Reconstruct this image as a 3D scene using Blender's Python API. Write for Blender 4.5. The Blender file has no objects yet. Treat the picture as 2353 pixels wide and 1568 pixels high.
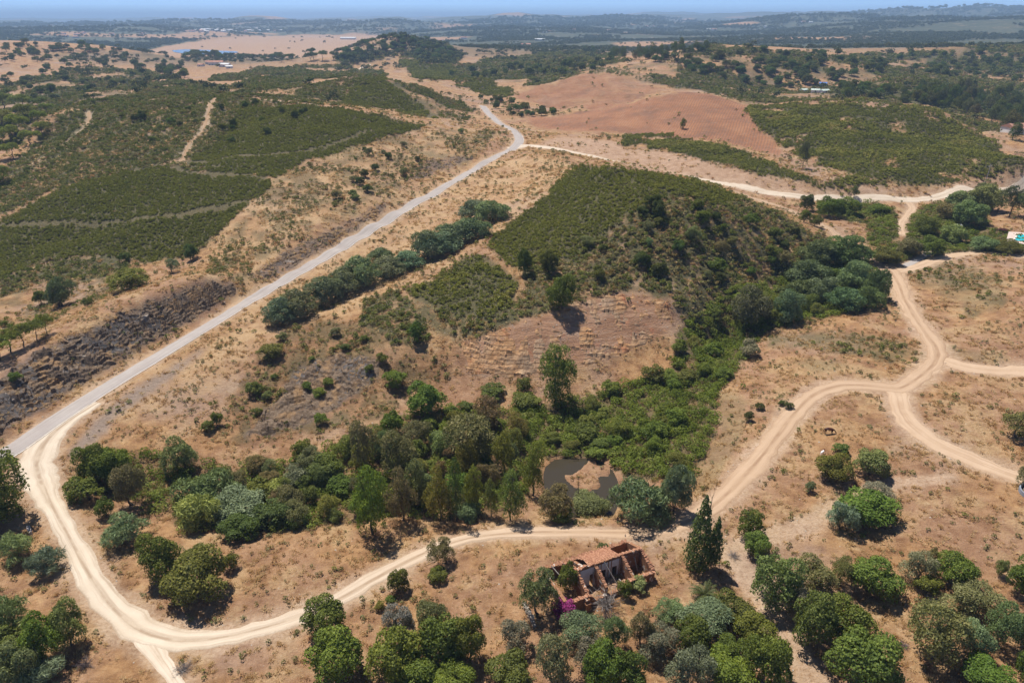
import bpy, bmesh, math, random
import numpy as np
from mathutils import Vector, Matrix
random.seed(7); RNG = np.random.default_rng(11)
HAZE = 1.25e-4
SC = bpy.context.scene; COL = SC.collection
# ---------------------------------------------------------------- camera
HC = 75.0; F = 1568.0; U0, V0 = 1176.0, 784.0; PITCH = math.atan((784-40)/1568.0)
cam = bpy.data.cameras.new('camera'); cam.sensor_width = 36; cam.lens = 24
cam.clip_start = 1.0; cam.clip_end = 120000
camo = bpy.data.objects.new('camera', cam); COL.objects.link(camo)
camo.location = (0, 0, HC); camo.rotation_euler = (math.pi/2-PITCH, 0, 0); SC.camera = camo
# ---------------------------------------------------------------- sky and sun
SUN_EL, SUN_AZ = math.radians(64), math.radians(-38)          # azimuth from +Y, negative = towards -X
w = bpy.data.worlds.new('World'); SC.world = w; w.use_nodes = True
nt = w.node_tree; bg = nt.nodes['Background']; sk = nt.nodes.new('ShaderNodeTexSky')
sk.sky_type = 'NISHITA'; sk.sun_disc = False; sk.sun_elevation = SUN_EL; sk.sun_rotation = SUN_AZ
sk.altitude = 10500; sk.air_density = 1.0; sk.dust_density = 0.0; sk.ozone_density = 2.0
nt.links.new(sk.outputs[0], bg.inputs[0]); bg.inputs[1].default_value = 0.15
sd = Vector((math.sin(SUN_AZ)*math.cos(SUN_EL), math.cos(SUN_AZ)*math.cos(SUN_EL), math.sin(SUN_EL)))
sun = bpy.data.lights.new('sun', 'SUN'); sun.energy = 4.9; sun.angle = math.radians(0.53); sun.color = (1, .955, .88)
suno = bpy.data.objects.new('sun', sun); COL.objects.link(suno)
suno.rotation_euler = sd.to_track_quat('Z', 'Y').to_euler(); suno.location = (-60, 60, 300)
SC.view_settings.view_transform = 'Standard'; SC.view_settings.look = 'None'
SC.view_settings.exposure = 0.36; SC.view_settings.gamma = 1
SC.render.engine = 'CYCLES'; SC.cycles.use_denoising = True
SC.cycles.max_bounces = 6; SC.cycles.diffuse_bounces = 3; SC.cycles.glossy_bounces = 2
SC.cycles.transmission_bounces = 3; SC.cycles.transparent_max_bounces = 8; SC.cycles.volume_bounces = 1
SC.cycles.use_adaptive_sampling = True; SC.cycles.adaptive_threshold = 0.02
SC.cycles.caustics_reflective = False; SC.cycles.caustics_refractive = False
# ---------------------------------------------------------------- photograph rays -> places on the land
SP, CP = math.sin(PITCH), math.cos(PITCH)
def ray(u, v):
    x = (np.asarray(u, float)-U0)/F; y = (V0-np.asarray(v, float))/F
    return x, CP+y*SP, -SP+y*CP
def px(u, v, z):
    dx, dy, dz = ray(u, v); t = (z-HC)/dz
    return dx*t, dy*t
def project(x, y, z):
    zz = z-HC
    d = y*CP-zz*SP; up = y*SP+zz*CP
    d = np.where(d > .5, d, .5)
    return U0+F*x/d, V0-F*up/d
def hash2(ix, iy, s):
    h = (ix.astype(np.int64)*374761393+iy.astype(np.int64)*668265263+s*974634777) & 0xffffffff
    h = ((h ^ (h >> 13))*1274126177) & 0xffffffff
    return ((h ^ (h >> 16)) & 0xffff)/65535.0
def vnoise(x, y, s=0):
    ix = np.floor(x); iy = np.floor(y); fx = x-ix; fy = y-iy
    fx = fx*fx*(3-2*fx); fy = fy*fy*(3-2*fy)
    a = hash2(ix, iy, s); b = hash2(ix+1, iy, s); c = hash2(ix, iy+1, s); d = hash2(ix+1, iy+1, s)
    return (a+(b-a)*fx)+((c+(d-c)*fx)-(a+(b-a)*fx))*fy
def fbm(x, y, s=0, o=4):
    r = 0; a = .5
    for k in range(o):
        r = r+a*(vnoise(x, y, s+k*17)-.5); x = x*2.03+5.1; y = y*2.03-3.7; a *= .5
    return r*2
# control heights, read off the photograph as (column, row, height above the ruin's yard)
CTRL = []
def P(*pts): CTRL.extend(pts)
def L(step, *pts):                                            # break line, densified
    for a, b in zip(pts[:-1], pts[1:]):
        n = max(1, int(math.hypot(b[0]-a[0], b[1]-a[1])/step))
        for k in range(n):
            t = k/n; CTRL.append(tuple(a[i]+(b[i]-a[i])*t for i in range(3)))
    CTRL.append(pts[-1])
# yard and fields in front
P((0,1568,-1.2),(300,1568,-.6),(700,1568,0),(1200,1568,.4),(1800,1568,1),(2352,1568,2),(-300,1568,-1.5),(2700,1568,3))
P((600,1520,-.2),(900,1440,0),(1100,1380,.1),(1350,1330,.2),(1600,1300,.8),(1800,1230,1.4),(2000,1300,2.0),(2250,1300,2.8),(2352,1200,4),(2000,1150,2.8),(2200,1120,3.8),(2352,1000,5),(2200,960,4.6),(1980,960,3.7),(1880,1020,3),(2600,1000,6),(2600,1300,4))
L(60,(75,1065,0),(160,1235,-.6),(265,1410,-1),(410,1470,-1),(640,1432,-.9),(870,1325,-.5),(1080,1235,-.2),(1200,1222,0),(1450,1222,0),(1640,1160,.8),(1760,1040,1.8),(1870,910,3.2),(1930,885,3.6),(2060,893,4.2),(2155,825,4.9),(2105,740,4.9),(2062,650,4.6),(2030,613,4.6))
L(80,(2065,930,4.2),(2130,1005,4.3),(2340,1095,4.4)); L(80,(2200,840,5.3),(2352,852,6.2)); L(70,(2100,612,5),(2200,585,6),(2352,587,8))
P((400,1330,-.9),(560,1380,-.8),(300,1280,-1),(750,1290,-.6),(600,1250,-1.2),(100,1300,-1.6),(20,1400,-1.6),(60,1200,-.8),(-100,1250,-1.5),(-200,1100,-1))
# valley with the pond
P((1330,1105,-4.6),(1270,1085,-4.4),(1380,1085,-4.4),(1290,1150,-4.4),(1380,1150,-4.4),(1330,1060,-4.4),(1235,1110,-3.4),(1430,1110,-3.6),(1320,1195,-1.6),(1230,1160,-2.2),(1430,1190,-1.4))
P((1560,900,-2),(1660,770,-1),(1800,695,.6),(1950,640,2.4),(1450,980,-3),(1550,1080,-2),(1640,1000,0),(1500,1150,-1.2))
P((1100,1130,-3),(900,1110,-3.4),(700,1130,-3.8),(500,1150,-3.4),(300,1130,-2.6),(180,1090,-1.6),(1150,1010,-3.4),(1000,1000,-2.6),(1000,1180,-1.8),(700,1200,-2),(420,1230,-2))
P((800,985,-1.2),(600,1020,-1.6),(450,1055,-1.8),(900,960,-1.4),(1000,930,-2),(250,1040,-.6),(160,1010,.1))
# paved road bench
ROADC = [(-220,1170,-.2),(-60,1082,.05),(40,1020,.2),(140,955,.6),(240,891,1.1),(344,828,1.7),(481,746,3),(584,684,4.1),(687,624,5.4),(772,575,6.5),(872,515,8),(975,455,9.8),(1040,417,11),(1085,392,12)]
L(40, *[(u,v-13*(1-i/16),z) for i,(u,v,z) in enumerate(ROADC)]); L(40, *[(u,v+13*(1-i/16),z) for i,(u,v,z) in enumerate(ROADC)])
P((1130,366,13.6),(1170,347,14.8),(1195,322,15),(1172,296,14.8),(1140,278,14.4),(1103,240,13.5))
# bank below the road, down to the valley
P((300,960,.2),(420,890,1),(560,810,2.6),(500,950,-.6),(650,760,3.6),(720,880,0),(800,930,-1.2),(850,830,3.4),(950,880,-.8),(800,770,4.6),(700,830,2),(930,800,4),(880,700,6.6))
# rock cut above the road
L(35,(-80,1000,4.2),(0,885,5.6),(50,832,7),(117,790,8),(206,759,8.6),(309,711,9.2),(412,670,9.6),(481,649,9.4),(545,655,6.6))
L(35,(-120,1085,.4),(0,1000,.8),(90,945,1.1),(180,885,1.6),(300,815,2.3),(400,758,3),(520,690,4.4))
L(35,(575,640,6.4),(636,590,8.4),(720,545,10),(808,505,10.8),(896,451,12.6),(960,420,12))
P((960,372,15.8),(1030,362,16),(1090,362,14.8),(1000,400,12.4))
P((30,800,6.6),(130,745,6.6),(260,690,7.2),(370,650,7.2),(0,770,3),(60,730,.6),(130,700,0),(200,680,2.2),(0,700,-1),(270,650,3.4),(330,610,3.6),(430,600,4),(60,650,-.4),(-150,760,2),(-150,900,6),(500,620,7))
# plantation hill on the left
P((250,600,2.4),(100,600,1),(0,620,.4),(0,520,5),(200,500,7.6),(400,510,9.6),(520,520,11),(0,420,11),(200,420,14),(400,420,16.6),(600,430,17),(300,370,18.6),(500,380,20),(650,370,20.5),(0,370,14),(150,340,18),(400,310,24.5),(600,300,26.5),(800,310,25.5))
L(60,(150,258,26),(300,240,30),(480,226,33),(600,230,34),(750,246,32),(900,266,27.5),(1000,287,22.5),(1060,296,20))
P((700,460,14.5),(850,390,17),(950,335,19),(1040,325,19.5),(1120,318,17),(1110,345,15.8),(60,330,14.5),(30,270,14),(100,220,14))
P((600,221,28),(480,215,24),(300,225,22),(750,232,26),(900,245,21),(1000,262,17.5))
# central hill
L(45,(1060,790,4),(1150,757,6.8),(1250,722,8.8),(1350,692,10.2),(1450,672,10.8),(1520,690,9.4),(1565,735,5))
L(45,(1060,868,-.8),(1150,888,-1.8),(1280,880,-1.4),(1400,850,-.4),(1500,805,1),(1560,775,3))
L(50,(1190,349,16.4),(1260,351,20.2),(1335,374,28),(1400,384,30),(1500,400,28.6),(1600,422,25.4),(1700,457,19.6),(1760,480,16),(1850,521,9.8),(1920,560,6.6),(1985,598,4.8))
P((1000,660,8.2),(1100,575,11.5),(1200,500,14.8),(1300,560,16.6),(1450,560,18.6),(1600,560,16.8),(1500,480,24.4),(1400,480,23),(1300,480,19.6),(1620,480,22.4),(1650,650,9),(1750,560,12.4),(1550,650,11.2),(1300,640,12.4),(1450,630,13.4),(1150,650,10.6),(1200,690,9.4),(1700,620,7.4),(1850,580,6),(1800,640,3.4),(1270,430,19.6),(1180,430,13.4),(1000,740,6.2),(1060,720,7.6),(1600,720,6.2),(1610,760,2))
P((640,705,3.4),(760,640,5),(900,590,6.6),(1000,535,8.4),(1100,475,10.6),(960,480,9.6),(1100,420,11.8))
# behind the hill: white road, bare bank, thicket
P((1260,338,14.4),(1320,351,14),(1400,369,13),(1480,388,11.6),(1543,402,10.6),(1640,420,9.4),(1760,442,7.8),(1870,456,6.8),(1960,461,6.2),(2080,460,6.2),(2160,452,6.8),(2250,440,7.8),(2352,425,9.2),(2600,400,11))
P((1500,345,14.6),(1600,372,13.8),(1750,402,12.6),(1880,425,11),(1980,430,10.4),(2080,436,8.6),(1450,325,15),(1600,335,15.4),(1800,382,13.4),(2200,425,10.6),(2352,402,13))
P((1691,442,8.2),(1763,465,7.2),(1836,492,6.5),(1887,516,6),(1939,551,5.4),(1880,470,6.6),(1950,500,6.2),(2050,540,5.6),(2150,520,5.4),(2250,480,6),(2352,520,7.6),(2200,565,6),(2352,470,7),(2500,520,9))
P((2200,680,6.6),(2352,680,9),(2250,780,6.4),(2500,800,8),(1800,790,2.4),(1900,740,3.4),(1720,860,1.4),(1680,960,.8),(1980,700,4))
# second ring of hills
P((880,181,33),(800,188,30),(950,222,25.5),(1012,268,17.5),(700,196,28),(560,203,26),(900,172,25),(800,178,22),(960,200,21),(1060,250,15.5))
P((200,206,12),(150,182,14),(0,150,20),(300,190,11),(400,175,10),(0,230,12),(-200,200,20),(-200,110,40))
P((0,92,42),(100,97,38),(250,106,29),(350,131,11),(390,141,7),(150,130,20),(480,150,7.5),(700,151,12),(600,160,13),(550,178,17),(450,165,9))
P((450,128,-3),(600,136,2),(800,138,3),(470,119,-6),(540,119,-6),(420,119,-6),(700,95,-5),(600,84,-5),(400,95,-3),(850,84,-4),(700,110,-6),(560,110,-6))
P((920,84,46),(860,92,38),(830,103,28),(760,126,6),(1000,100,30),(1060,130,12),(1000,160,10),(900,155,8),(800,160,8),(950,120,24))
P((1150,190,14),(1250,160,14),(1100,160,11),(1200,140,12),(1250,200,12),(1150,228,12.6),(970,139,19),(960,186,11),(1110,188,17),(1120,222,12),(1080,205,14))
# red ploughed hills
P((1350,168,26),(1290,185,22),(1230,205,16.5),(1180,222,13),(1430,175,24),(1500,195,20),(1300,244,12.4),(1240,232,12),(1400,238,13.2),(1445,229,14),(1500,215,16),(1350,205,17.5),(1420,200,18.5))
P((1570,213,29.5),(1500,222,26.5),(1640,222,27),(1450,234,22.5),(1400,248,18.5),(1280,272,13),(1230,292,12.4),(1700,252,22),(1780,335,13),(1650,322,14.4),(1450,302,13.8),(1570,280,19),(1350,292,13),(1570,206,18),(1640,213,17),(1680,230,19))
# green hill on the right
P((1720,247,20),(1850,233,25),(2000,235,26.5),(2150,256,23),(2250,302,16),(2352,372,9.6),(1800,395,12.8),(1950,418,11.6),(2100,428,9.6),(2250,410,11),(2000,330,17.6),(2150,350,15),(1850,310,18),(2300,362,12),(2500,380,12))
P((2200,237,8),(2352,300,5),(2060,218,10),(2280,265,6),(2200,200,14),(2352,205,12),(2100,184,24),(2040,200,17),(2180,180,17),(2500,250,8))
# wooded ridge
P((1640,106,42),(1800,109,41),(1950,125,36),(2050,150,25),(1500,132,34),(1450,150,28),(1600,170,24),(1750,192,15),(1850,207,12),(1700,150,30),(1900,170,22),(2200,112,36),(2300,112,30),(2352,150,20),(2150,150,18),(2260,180,15),(1380,135,18),(1300,120,14),(2600,120,36))
FAR = []                                                       # column, distance, height
for u, zs in ((-700,(-4,0,12,14,20,30)),(0,(-4,2,12,10,12,20)),(500,(-6,-4,14,14,10,20)),(1000,(0,6,24,40,46,60)),(1330,(4,14,34,62,100,90)),(1700,(10,22,44,70,82,110)),(2050,(14,34,60,90,110,150)),(2300,(22,44,96,150,150,170)),(2900,(30,60,110,150,150,170))):
    for d, z in zip((1900,3000,5200,8500,14000,40000), zs): FAR.append((u, d, z))
C = np.array(CTRL); cx, cy = px(C[:,0], C[:,1], C[:,2])
fx, fy = [], []
for u, d, z in FAR:
    a = math.atan2((u-U0)/F, CP+((784-45)/F)*SP); fx.append(d*math.sin(a)); fy.append(d*math.cos(a))
for a in range(-62, 63, 14):                                   # ground under and beside the camera
    for d in (20, 38): fx.append(d*math.sin(math.radians(a))); fy.append(d*math.cos(math.radians(a)))
cx = np.concatenate([cx, fx]); cy = np.concatenate([cy, fy]); cz = np.concatenate([C[:,2], [f[2] for f in FAR], [0.0]*18])
ca = np.arctan2(cx, cy); cl = np.log(np.hypot(cx, cy))
keep = []                                                      # drop near-duplicate controls
for i in range(len(cz)):
    if all((ca[i]-ca[j])**2+(cl[i]-cl[j])**2 > 1.2e-5 for j in keep): keep.append(i)
ca, cl, cz = ca[keep], cl[keep], cz[keep]
KC = 0.012
def kern(a, l): return np.sqrt((a[:,None]-ca[None])**2+(l[:,None]-cl[None])**2+KC*KC)
N = len(cz); M = np.zeros((N+3, N+3)); M[:N,:N] = -kern(ca, cl)-np.eye(N)*2e-4
M[:N,N] = 1; M[:N,N+1] = ca; M[:N,N+2] = cl; M[N:,:N] = M[:N,N:].T
SOL = np.linalg.solve(M, np.concatenate([cz, [0,0,0]]))
# polar land grid
AZ = np.radians(np.linspace(-60, 60, 641))
LD = np.concatenate([np.arange(math.log(22), math.log(900), .0082), np.arange(math.log(900), math.log(46000), .0145)])
GA, GL = np.meshgrid(AZ, LD); NR, NA = GA.shape
ga, gl = GA.ravel(), GL.ravel(); z0 = np.empty(ga.size)
s32 = (-SOL[:N]).astype(np.float32); ca32, cl32 = ca.astype(np.float32), cl.astype(np.float32)
for i in range(0, ga.size, 20000):
    a, l = ga[i:i+20000].astype(np.float32), gl[i:i+20000].astype(np.float32)
    k = np.sqrt((a[:,None]-ca32)**2+(l[:,None]-cl32)**2+np.float32(KC*KC))
    z0[i:i+20000] = k@s32+SOL[N]+SOL[N+1]*a+SOL[N+2]*l
GX = np.exp(GL)*np.sin(GA); GY = np.exp(GL)*np.cos(GA); GD = np.exp(GL); GZ = z0.reshape(NR, NA)
def sstep(a, b, x):
    t = np.clip((x-a)/(b-a), 0, 1); return t*t*(3-2*t)
# rolling far country
GZ = GZ+sstep(1500, 3200, GD)*(fbm(GX/900, GY/900, 3, 4)*58*np.clip(GD/4000, .5, 1.7)*(1-.85*np.exp(-((GX+900)/900)**2-((GY-2600)/900)**2)))+sstep(5000, 9000, GD)*fbm(GX/2600, GY/2600, 9, 4)*70
GZ = GZ-sstep(15000, 45000, GD)*110
# ---------------------------------------------------------------- helpers
def grid_at(A, x, y):
    a = np.arctan2(x, y); l = np.log(np.hypot(x, y)+1e-9)
    fa = np.clip((a-AZ[0])/(AZ[1]-AZ[0]), 0, NA-1.001); fr = np.clip(np.interp(l, LD, np.arange(NR)), 0, NR-1.001)
    i = np.floor(fr).astype(int); j = np.floor(fa).astype(int); u = fr-i; v = fa-j
    return (A[i,j]*(1-u)+A[i+1,j]*u)*(1-v)+(A[i,j+1]*(1-u)+A[i+1,j+1]*u)*v
def hz(x, y): return float(grid_at(GZ, np.array([x]), np.array([y]))[0])
def hit(u, v):
    dx, dy, dz = ray(u, v); hyp = math.hypot(dx, dy); a = math.atan2(dx, dy)
    fa = min(max((a-AZ[0])/(AZ[1]-AZ[0]), 0), NA-1.001); j = int(fa); f = fa-j
    col = GZ[:,j]*(1-f)+GZ[:,j+1]*f; D = GD[:,j]; rz = HC+dz/hyp*D
    k = np.argmax(col >= rz)
    if k == 0: k = NR-1
    g0, g1 = rz[k-1]-col[k-1], rz[k]-col[k]; t = g0/(g0-g1+1e-9); t = min(max(t, 0), 1)
    d = D[k-1]+(D[k]-D[k-1])*t; x, y = d*math.sin(a), d*math.cos(a)
    return x, y, hz(x, y)
def inpoly(poly, U, V):
    poly = np.array(poly, float); r = np.zeros(U.shape, bool)
    sel = (U > poly[:,0].min()) & (U < poly[:,0].max()) & (V > poly[:,1].min()) & (V < poly[:,1].max())
    u, v = U[sel], V[sel]; c = np.zeros(u.shape, bool)
    for (x0, y0), (x1, y1) in zip(poly, np.roll(poly, -1, 0)):
        if y0 == y1: continue
        c ^= ((y0 > v) != (y1 > v)) & (u < (x1-x0)*(v-y0)/(y1-y0)+x0)
    r[sel] = c; return r
# ---------------------------------------------------------------- road lines
def smooth(pts, step):
    pts = np.array(pts, float); P_ = np.vstack([2*pts[0]-pts[1], pts, 2*pts[-1]-pts[-2]]); out = []
    for i in range(1, len(P_)-2):
        p0, p1, p2, p3 = P_[i-1:i+3]; n = max(2, int(np.hypot(*(p2-p1)[:2])/step))
        for t in np.arange(n)/n:
            out.append(.5*((2*p1)+(-p0+p2)*t+(2*p0-5*p1+4*p2-p3)*t*t+(-p0+3*p1-3*p2+p3)*t**3))
    out.append(pts[-1]); return np.array(out)
def line(pts, step=1.5):
    o = []
    for p in pts:
        if len(p) > 3: x, y = px(p[0], p[1], p[3])
        else: x, y, _ = hit(p[0], p[1])
        o.append((x, y, p[2]))
    return smooth(o, step)
ROADS = {}
ROADS['paved_road'] = line([(-220,1168,5.4),(-60,1082,5.4),(40,1024,5.4),(140,957,5.2),(240,893,5),(344,830,4.9),(481,747,4.8),(584,685,4.7),(687,625,4.7),(772,576,4.7),(872,516,4.7),(975,456,4.7),(1040,418,4.7),(1080,395,4.7),(1130,366,4.8,13.6),(1170,347,5.2,14.8),(1192,325,5.4,15),(1184,305,5.2,14.9),(1168,293,5.2,14.7),(1147,283,5.2,14.5),(1128,265,5.4,14.2),(1108,243,5.6,13.6)])
ROADS['dirt_track'] = line([(225,925,2.6),(165,963,4),(110,1010,6.4),(84,1066,6.8),(110,1142,4.6),(160,1235,3.7),(212,1330,3.9),(265,1402,4.7),(330,1452,5.6),(420,1472,4.8),(520,1462,4.1),(640,1432,3.7),(760,1385,3.5),(870,1325,3.2),(980,1268,3.1),(1080,1236,3.1),(1200,1223,3.3),(1330,1222,3.3),(1450,1223,3.4),(1560,1206,3.8),(1640,1160,4.2),(1700,1103,4.4),(1760,1036,4.6),(1815,962,4.8),(1866,910,5),(1930,886,5),(2010,888,5),(2062,893,5.2),(2108,869,4.8),(2146,834,4.8),(2152,805,4.6),(2128,768,4.4),(2100,728,4.4),(2078,690,4.4),(2062,650,4.8),(2040,620,5.4),(2005,602,3.6),(1973,576,3.4),(1939,552,3.2),(1887,518,3,6),(1836,493,3,6.5),(1763,466,3,7.2),(1691,443,3,8.2)])
ROADS['dirt_track_branch'] = line([(2040,885,4.5),(2064,905,4.8),(2070,940,4.8),(2096,978,4.8),(2150,1018,4.8),(2220,1050,4.6),(2290,1078,4.4),(2345,1098,4.2),(2420,1120,4.2)])
ROADS['field_track'] = line([(2125,858,4.2),(2160,826,5),(2200,838,5),(2270,850,4.8),(2352,852,4.8),(2450,852,4.8)])
ROADS['garden_lane'] = line([(2030,616,4.5),(2062,622,5),(2105,613,4.4),(2150,597,4.2),(2200,585,4.2),(2260,582,4),(2352,588,4),(2450,592,4)])
ROADS['white_road'] = line([(1170,343,5,14.9),(1205,336,9,14.7),(1255,339,8,14.4),(1319,351,6.4,14),(1400,369,5.4,13),(1480,388,5,11.6),(1543,402,4.8,10.6),(1640,420,4.8,9.4),(1760,442,4.6,7.8),(1870,456,4.6,6.8),(1960,461,4.8,6.2),(2080,460,5,6.2),(2160,452,4.8,6.8),(2250,440,4.8,7.8),(2352,425,4.8,9.2),(2480,405,4.8,10)])
ROADS['concrete_ramp'] = line([(2078,612,3),(2105,597,2.8),(2138,579,2.6)])
ROADS['thicket_path'] = line([(2085,462,4),(2096,478,3.4),(2085,494,3),(2070,514,2.6),(2072,540,2.6)])
ROADS['yard_path'] = line([(470,1660,1.6),(420,1590,1.8),(380,1530,2.4),(340,1470,3.4),(325,1445,3)])
ROADS['grove_path'] = line([(1890,1600,3),(1830,1500,3),(1780,1420,2.8),(1730,1330,2.6),(1690,1270,2.4),(1780,1228,2.4),(1870,1198,2.2),(1930,1160,2),(2050,1112,1.6),(2180,1098,1.4)])
TRAILS = {'scrub_trail': line([(494,226,2.4),(478,262,2.2),(466,300,2),(436,330,1.7),(415,372,1.5)], 2), 'scrub_trail_2': line([(204,258,2.2),(202,285,2),(170,315,1.6),(130,342,1.5),(70,382,1.5)], 2),
          'ridge_trail': line([(622,229,3),(650,232,4),(700,238,4),(735,244,2)], 3), 'far_lane': line([(815,166,5),(828,158,5),(850,149,5)], 4)}
from mathutils.kdtree import KDTree
rp = np.vstack([np.column_stack([r, np.full(len(r), 0)]) for k, r in ROADS.items()]+[np.column_stack([r, np.full(len(r), 1)]) for r in TRAILS.values()])
kd = KDTree(len(rp))
for i, p in enumerate(rp): kd.insert((p[0], p[1], 0), i)
kd.balance()
ROADM = np.zeros(GD.shape); ROADD = np.full(GD.shape, 99.0)     # 1 on a road, fading at its shoulder; metres to a road edge
near = np.argwhere((GD < 900) & (GD > 30) & (np.abs(GA) < .95))
fxs, fys, fds = GX, GY, GD
for i, j in near[::1]:
    co, k, dist = kd.find((GX[i,j], GY[i,j], 0)); e = dist-rp[k,2]/2
    ROADD[i,j] = e
ROADM = 1-sstep(.3, 2.2, ROADD)
U_, V_ = project(GX, GY, GZ)
PXM = np.clip(GD*1.1, 60, None)/F                               # metres per photograph pixel, roughly
JX = fbm(GA*55+70, GL*40, 21, 4); JY = fbm(GA*55+170, GL*40, 22, 4)
PN = lambda k, s, o=4, e=1: fbm(GA*k+300, GL*k*e, s, o)
def mask(polys, jit=10, dmin=0, dmax=1e9):
    m = np.zeros(GD.shape, bool)
    for p in polys: m |= inpoly(p, U_+JX*jit*1.6, V_+JY*jit)
    return m & (GD > dmin) & (GD < dmax)
def soft(m, n=1):
    m = m.astype(float)
    for _ in range(n):
        q = m.copy(); q[1:-1,1:-1] = (m[1:-1,1:-1]*2+m[:-2,1:-1]+m[2:,1:-1]+m[1:-1,:-2]+m[1:-1,2:])/6; m = q
    return m
Q1 = [(-200,540),(0,505),(90,460),(180,418),(330,380),(410,385),(500,395),(622,404),(625,432),(580,458),(480,560),(430,590),(330,600),(240,585),(100,590),(0,640),(-200,680)]
Q2 = [(-200,520),(0,490),(80,455),(180,415),(330,380),(410,385),(500,395),(640,405),(700,372),(800,340),(900,310),(985,288),(900,268),(750,248),(600,232),(480,228),(300,243),(150,262),(110,300),(60,345),(0,385),(-200,400)]
Q2b = [(430,372),(520,300),(560,240),(750,248),(900,268),(985,288),(900,310),(800,340),(700,372),(640,405),(500,395)]
Q3 = [(625,432),(640,405),(800,340),(985,288),(1060,295),(1140,305),(1110,345),(1080,372),(960,410),(890,450),(800,500),(700,540),(630,590),(575,640),(545,650),(480,640),(480,600),(560,480)]
Q3b = [(985,290),(1060,297),(1140,306),(1100,330),(1010,330),(960,345),(900,330)]
Q4 = [(-100,660),(0,640),(100,590),(240,585),(420,595),(340,620),(300,660),(230,690),(130,740),(0,770),(-100,790)]
Q4b = [(0,640),(100,595),(260,590),(300,620),(200,640),(80,650),(0,690)]
H1 = [(1333,373),(1400,380),(1500,394),(1600,416),(1700,455),(1640,480),(1560,450),(1480,470),(1400,520),(1350,560),(1290,590),(1210,600),(1180,615),(1120,565),(1140,540),(1230,470),(1300,400)]
H2 = [(1000,640),(1080,580),(1120,590),(1190,640),(1180,700),(1120,735),(1040,725),(950,690),(930,660)]
H3 = [(1210,600),(1290,590),(1400,520),(1480,470),(1560,450),(1640,480),(1700,455),(1760,482),(1850,523),(1985,600),(1880,600),(1800,640),(1700,660),(1600,760),(1550,700),(1480,663),(1340,688),(1250,718),(1060,785),(1000,760),(960,700),(1120,730),(1190,690)]
H4 = [(830,690),(900,665),(950,690),(990,740),(980,790),(900,790),(830,740)]
H5 = [(600,800),(700,740),(830,740),(980,800),(1050,860),(950,900),(880,960),(700,1000),(560,1020),(480,1000)]
V1 = [(1560,760),(1680,665),(1800,640),(1880,602),(1990,590),(2035,640),(2030,680),(1960,715),(1760,760),(1690,850),(1640,900),(1645,1000),(1580,1110),(1430,1100),(1405,1050),(1260,1050),(1210,1010),(1180,935),(1240,930),(1340,910),(1460,880),(1540,850)]
V2 = [(170,1060),(260,1030),(450,1060),(560,1080),(700,1050),(800,1010),(900,960),(1000,940),(1180,940),(1240,1050),(1225,1120),(1190,1170),(1100,1190),(880,1190),(700,1215),(560,1230),(430,1215),(330,1150),(180,1130)]
G1 = [(1710,250),(1850,235),(2000,237),(2150,258),(2250,303),(2352,374),(2500,380),(2450,395),(2352,395),(2200,420),(2080,430),(1960,400),(1850,370),(1790,330),(1740,290)]
G2 = [(1430,310),(1560,315),(1700,345),(1800,385),(1890,418),(1960,405),(2080,430),(1990,425),(1900,430),(1840,418),(1700,390),(1560,350),(1430,332)]
B1 = [(820,190),(880,183),(950,222),(1010,268),(990,272),(900,250),(780,240)]; B1b = [(890,182),(1000,215),(1090,250),(1080,275),(1015,268)]
B2 = [(914,140),(1040,150),(1050,185),(960,186)]; B3 = [(1045,192),(1110,186),(1180,205),(1180,222),(1120,222)]
B4 = [(-200,230),(0,200),(200,150),(400,175),(500,205),(700,198),(870,185),(800,200),(780,240),(600,236),(480,232),(300,248),(150,266),(60,330),(-200,380)]
B5 = [(1450,150),(1640,108),(1950,128),(2200,112),(2500,110),(2500,310),(2352,300),(2250,295),(2150,250),(2000,232),(1850,230),(1720,243),(1640,213),(1530,195)]
B6 = [(1050,150),(1200,130),(1400,135),(1480,165),(1345,163),(1220,200),(1180,190),(1080,180)]
B7 = [(1350,168),(1450,150),(1530,160),(1640,205),(1560,205),(1500,192),(1430,175)]
B8 = [(500,172),(620,152),(800,150),(880,160),(892,182),(820,192),(700,200),(560,207),(470,202)]
KNOLL = [(765,130),(830,103),(880,89),(920,84),(975,91),(1015,101),(1065,128),(1045,150),(960,140),(900,128),(850,142),(790,152)]
MID1 = [(1000,160),(1100,150),(1250,120),(1420,125),(1460,150),(1340,168),(1230,200),(1150,190),(1050,188)]
RED1 = [(1180,221),(1230,203),(1290,184),(1350,168),(1430,176),(1520,203),(1480,222),(1400,247),(1280,250),(1230,236)]
RED2 = [(1230,292),(1210,270),(1280,268),(1400,245),(1500,222),(1570,212),(1640,222),(1715,245),(1740,290),(1790,340),(1800,358),(1650,325),(1560,318),(1430,305),(1300,300)]
BANK = [(1240,330),(1290,312),(1420,325),(1430,340),(1560,355),(1700,395),(1880,432),(2000,427),(2090,437),(2000,455),(1860,452),(1640,418),(1480,388),(1330,350)]
BANK2 = [(2090,450),(2150,432),(2250,412),(2352,395),(2480,380),(2480,410),(2352,420),(2250,436),(2150,450)]
QUARRY = [(1060,790),(1150,757),(1250,722),(1350,692),(1450,672),(1520,688),(1560,735),(1530,765),(1400,822),(1280,856),(1150,872),(1072,852)]
CUT1 = [(-60,960),(0,885),(50,832),(117,790),(206,759),(309,711),(412,670),(481,649),(550,657),(480,706),(400,756),(300,812),(180,880),(90,942),(0,992),(-60,1020)]
CUT2 = [(575,640),(636,590),(700,560),(800,510),(896,455),(890,480),(820,525),(720,585),(640,640)]
CUT3 = [(955,385),(985,368),(1050,358),(1106,358),(1060,372),(1010,395),(950,412)]
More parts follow.
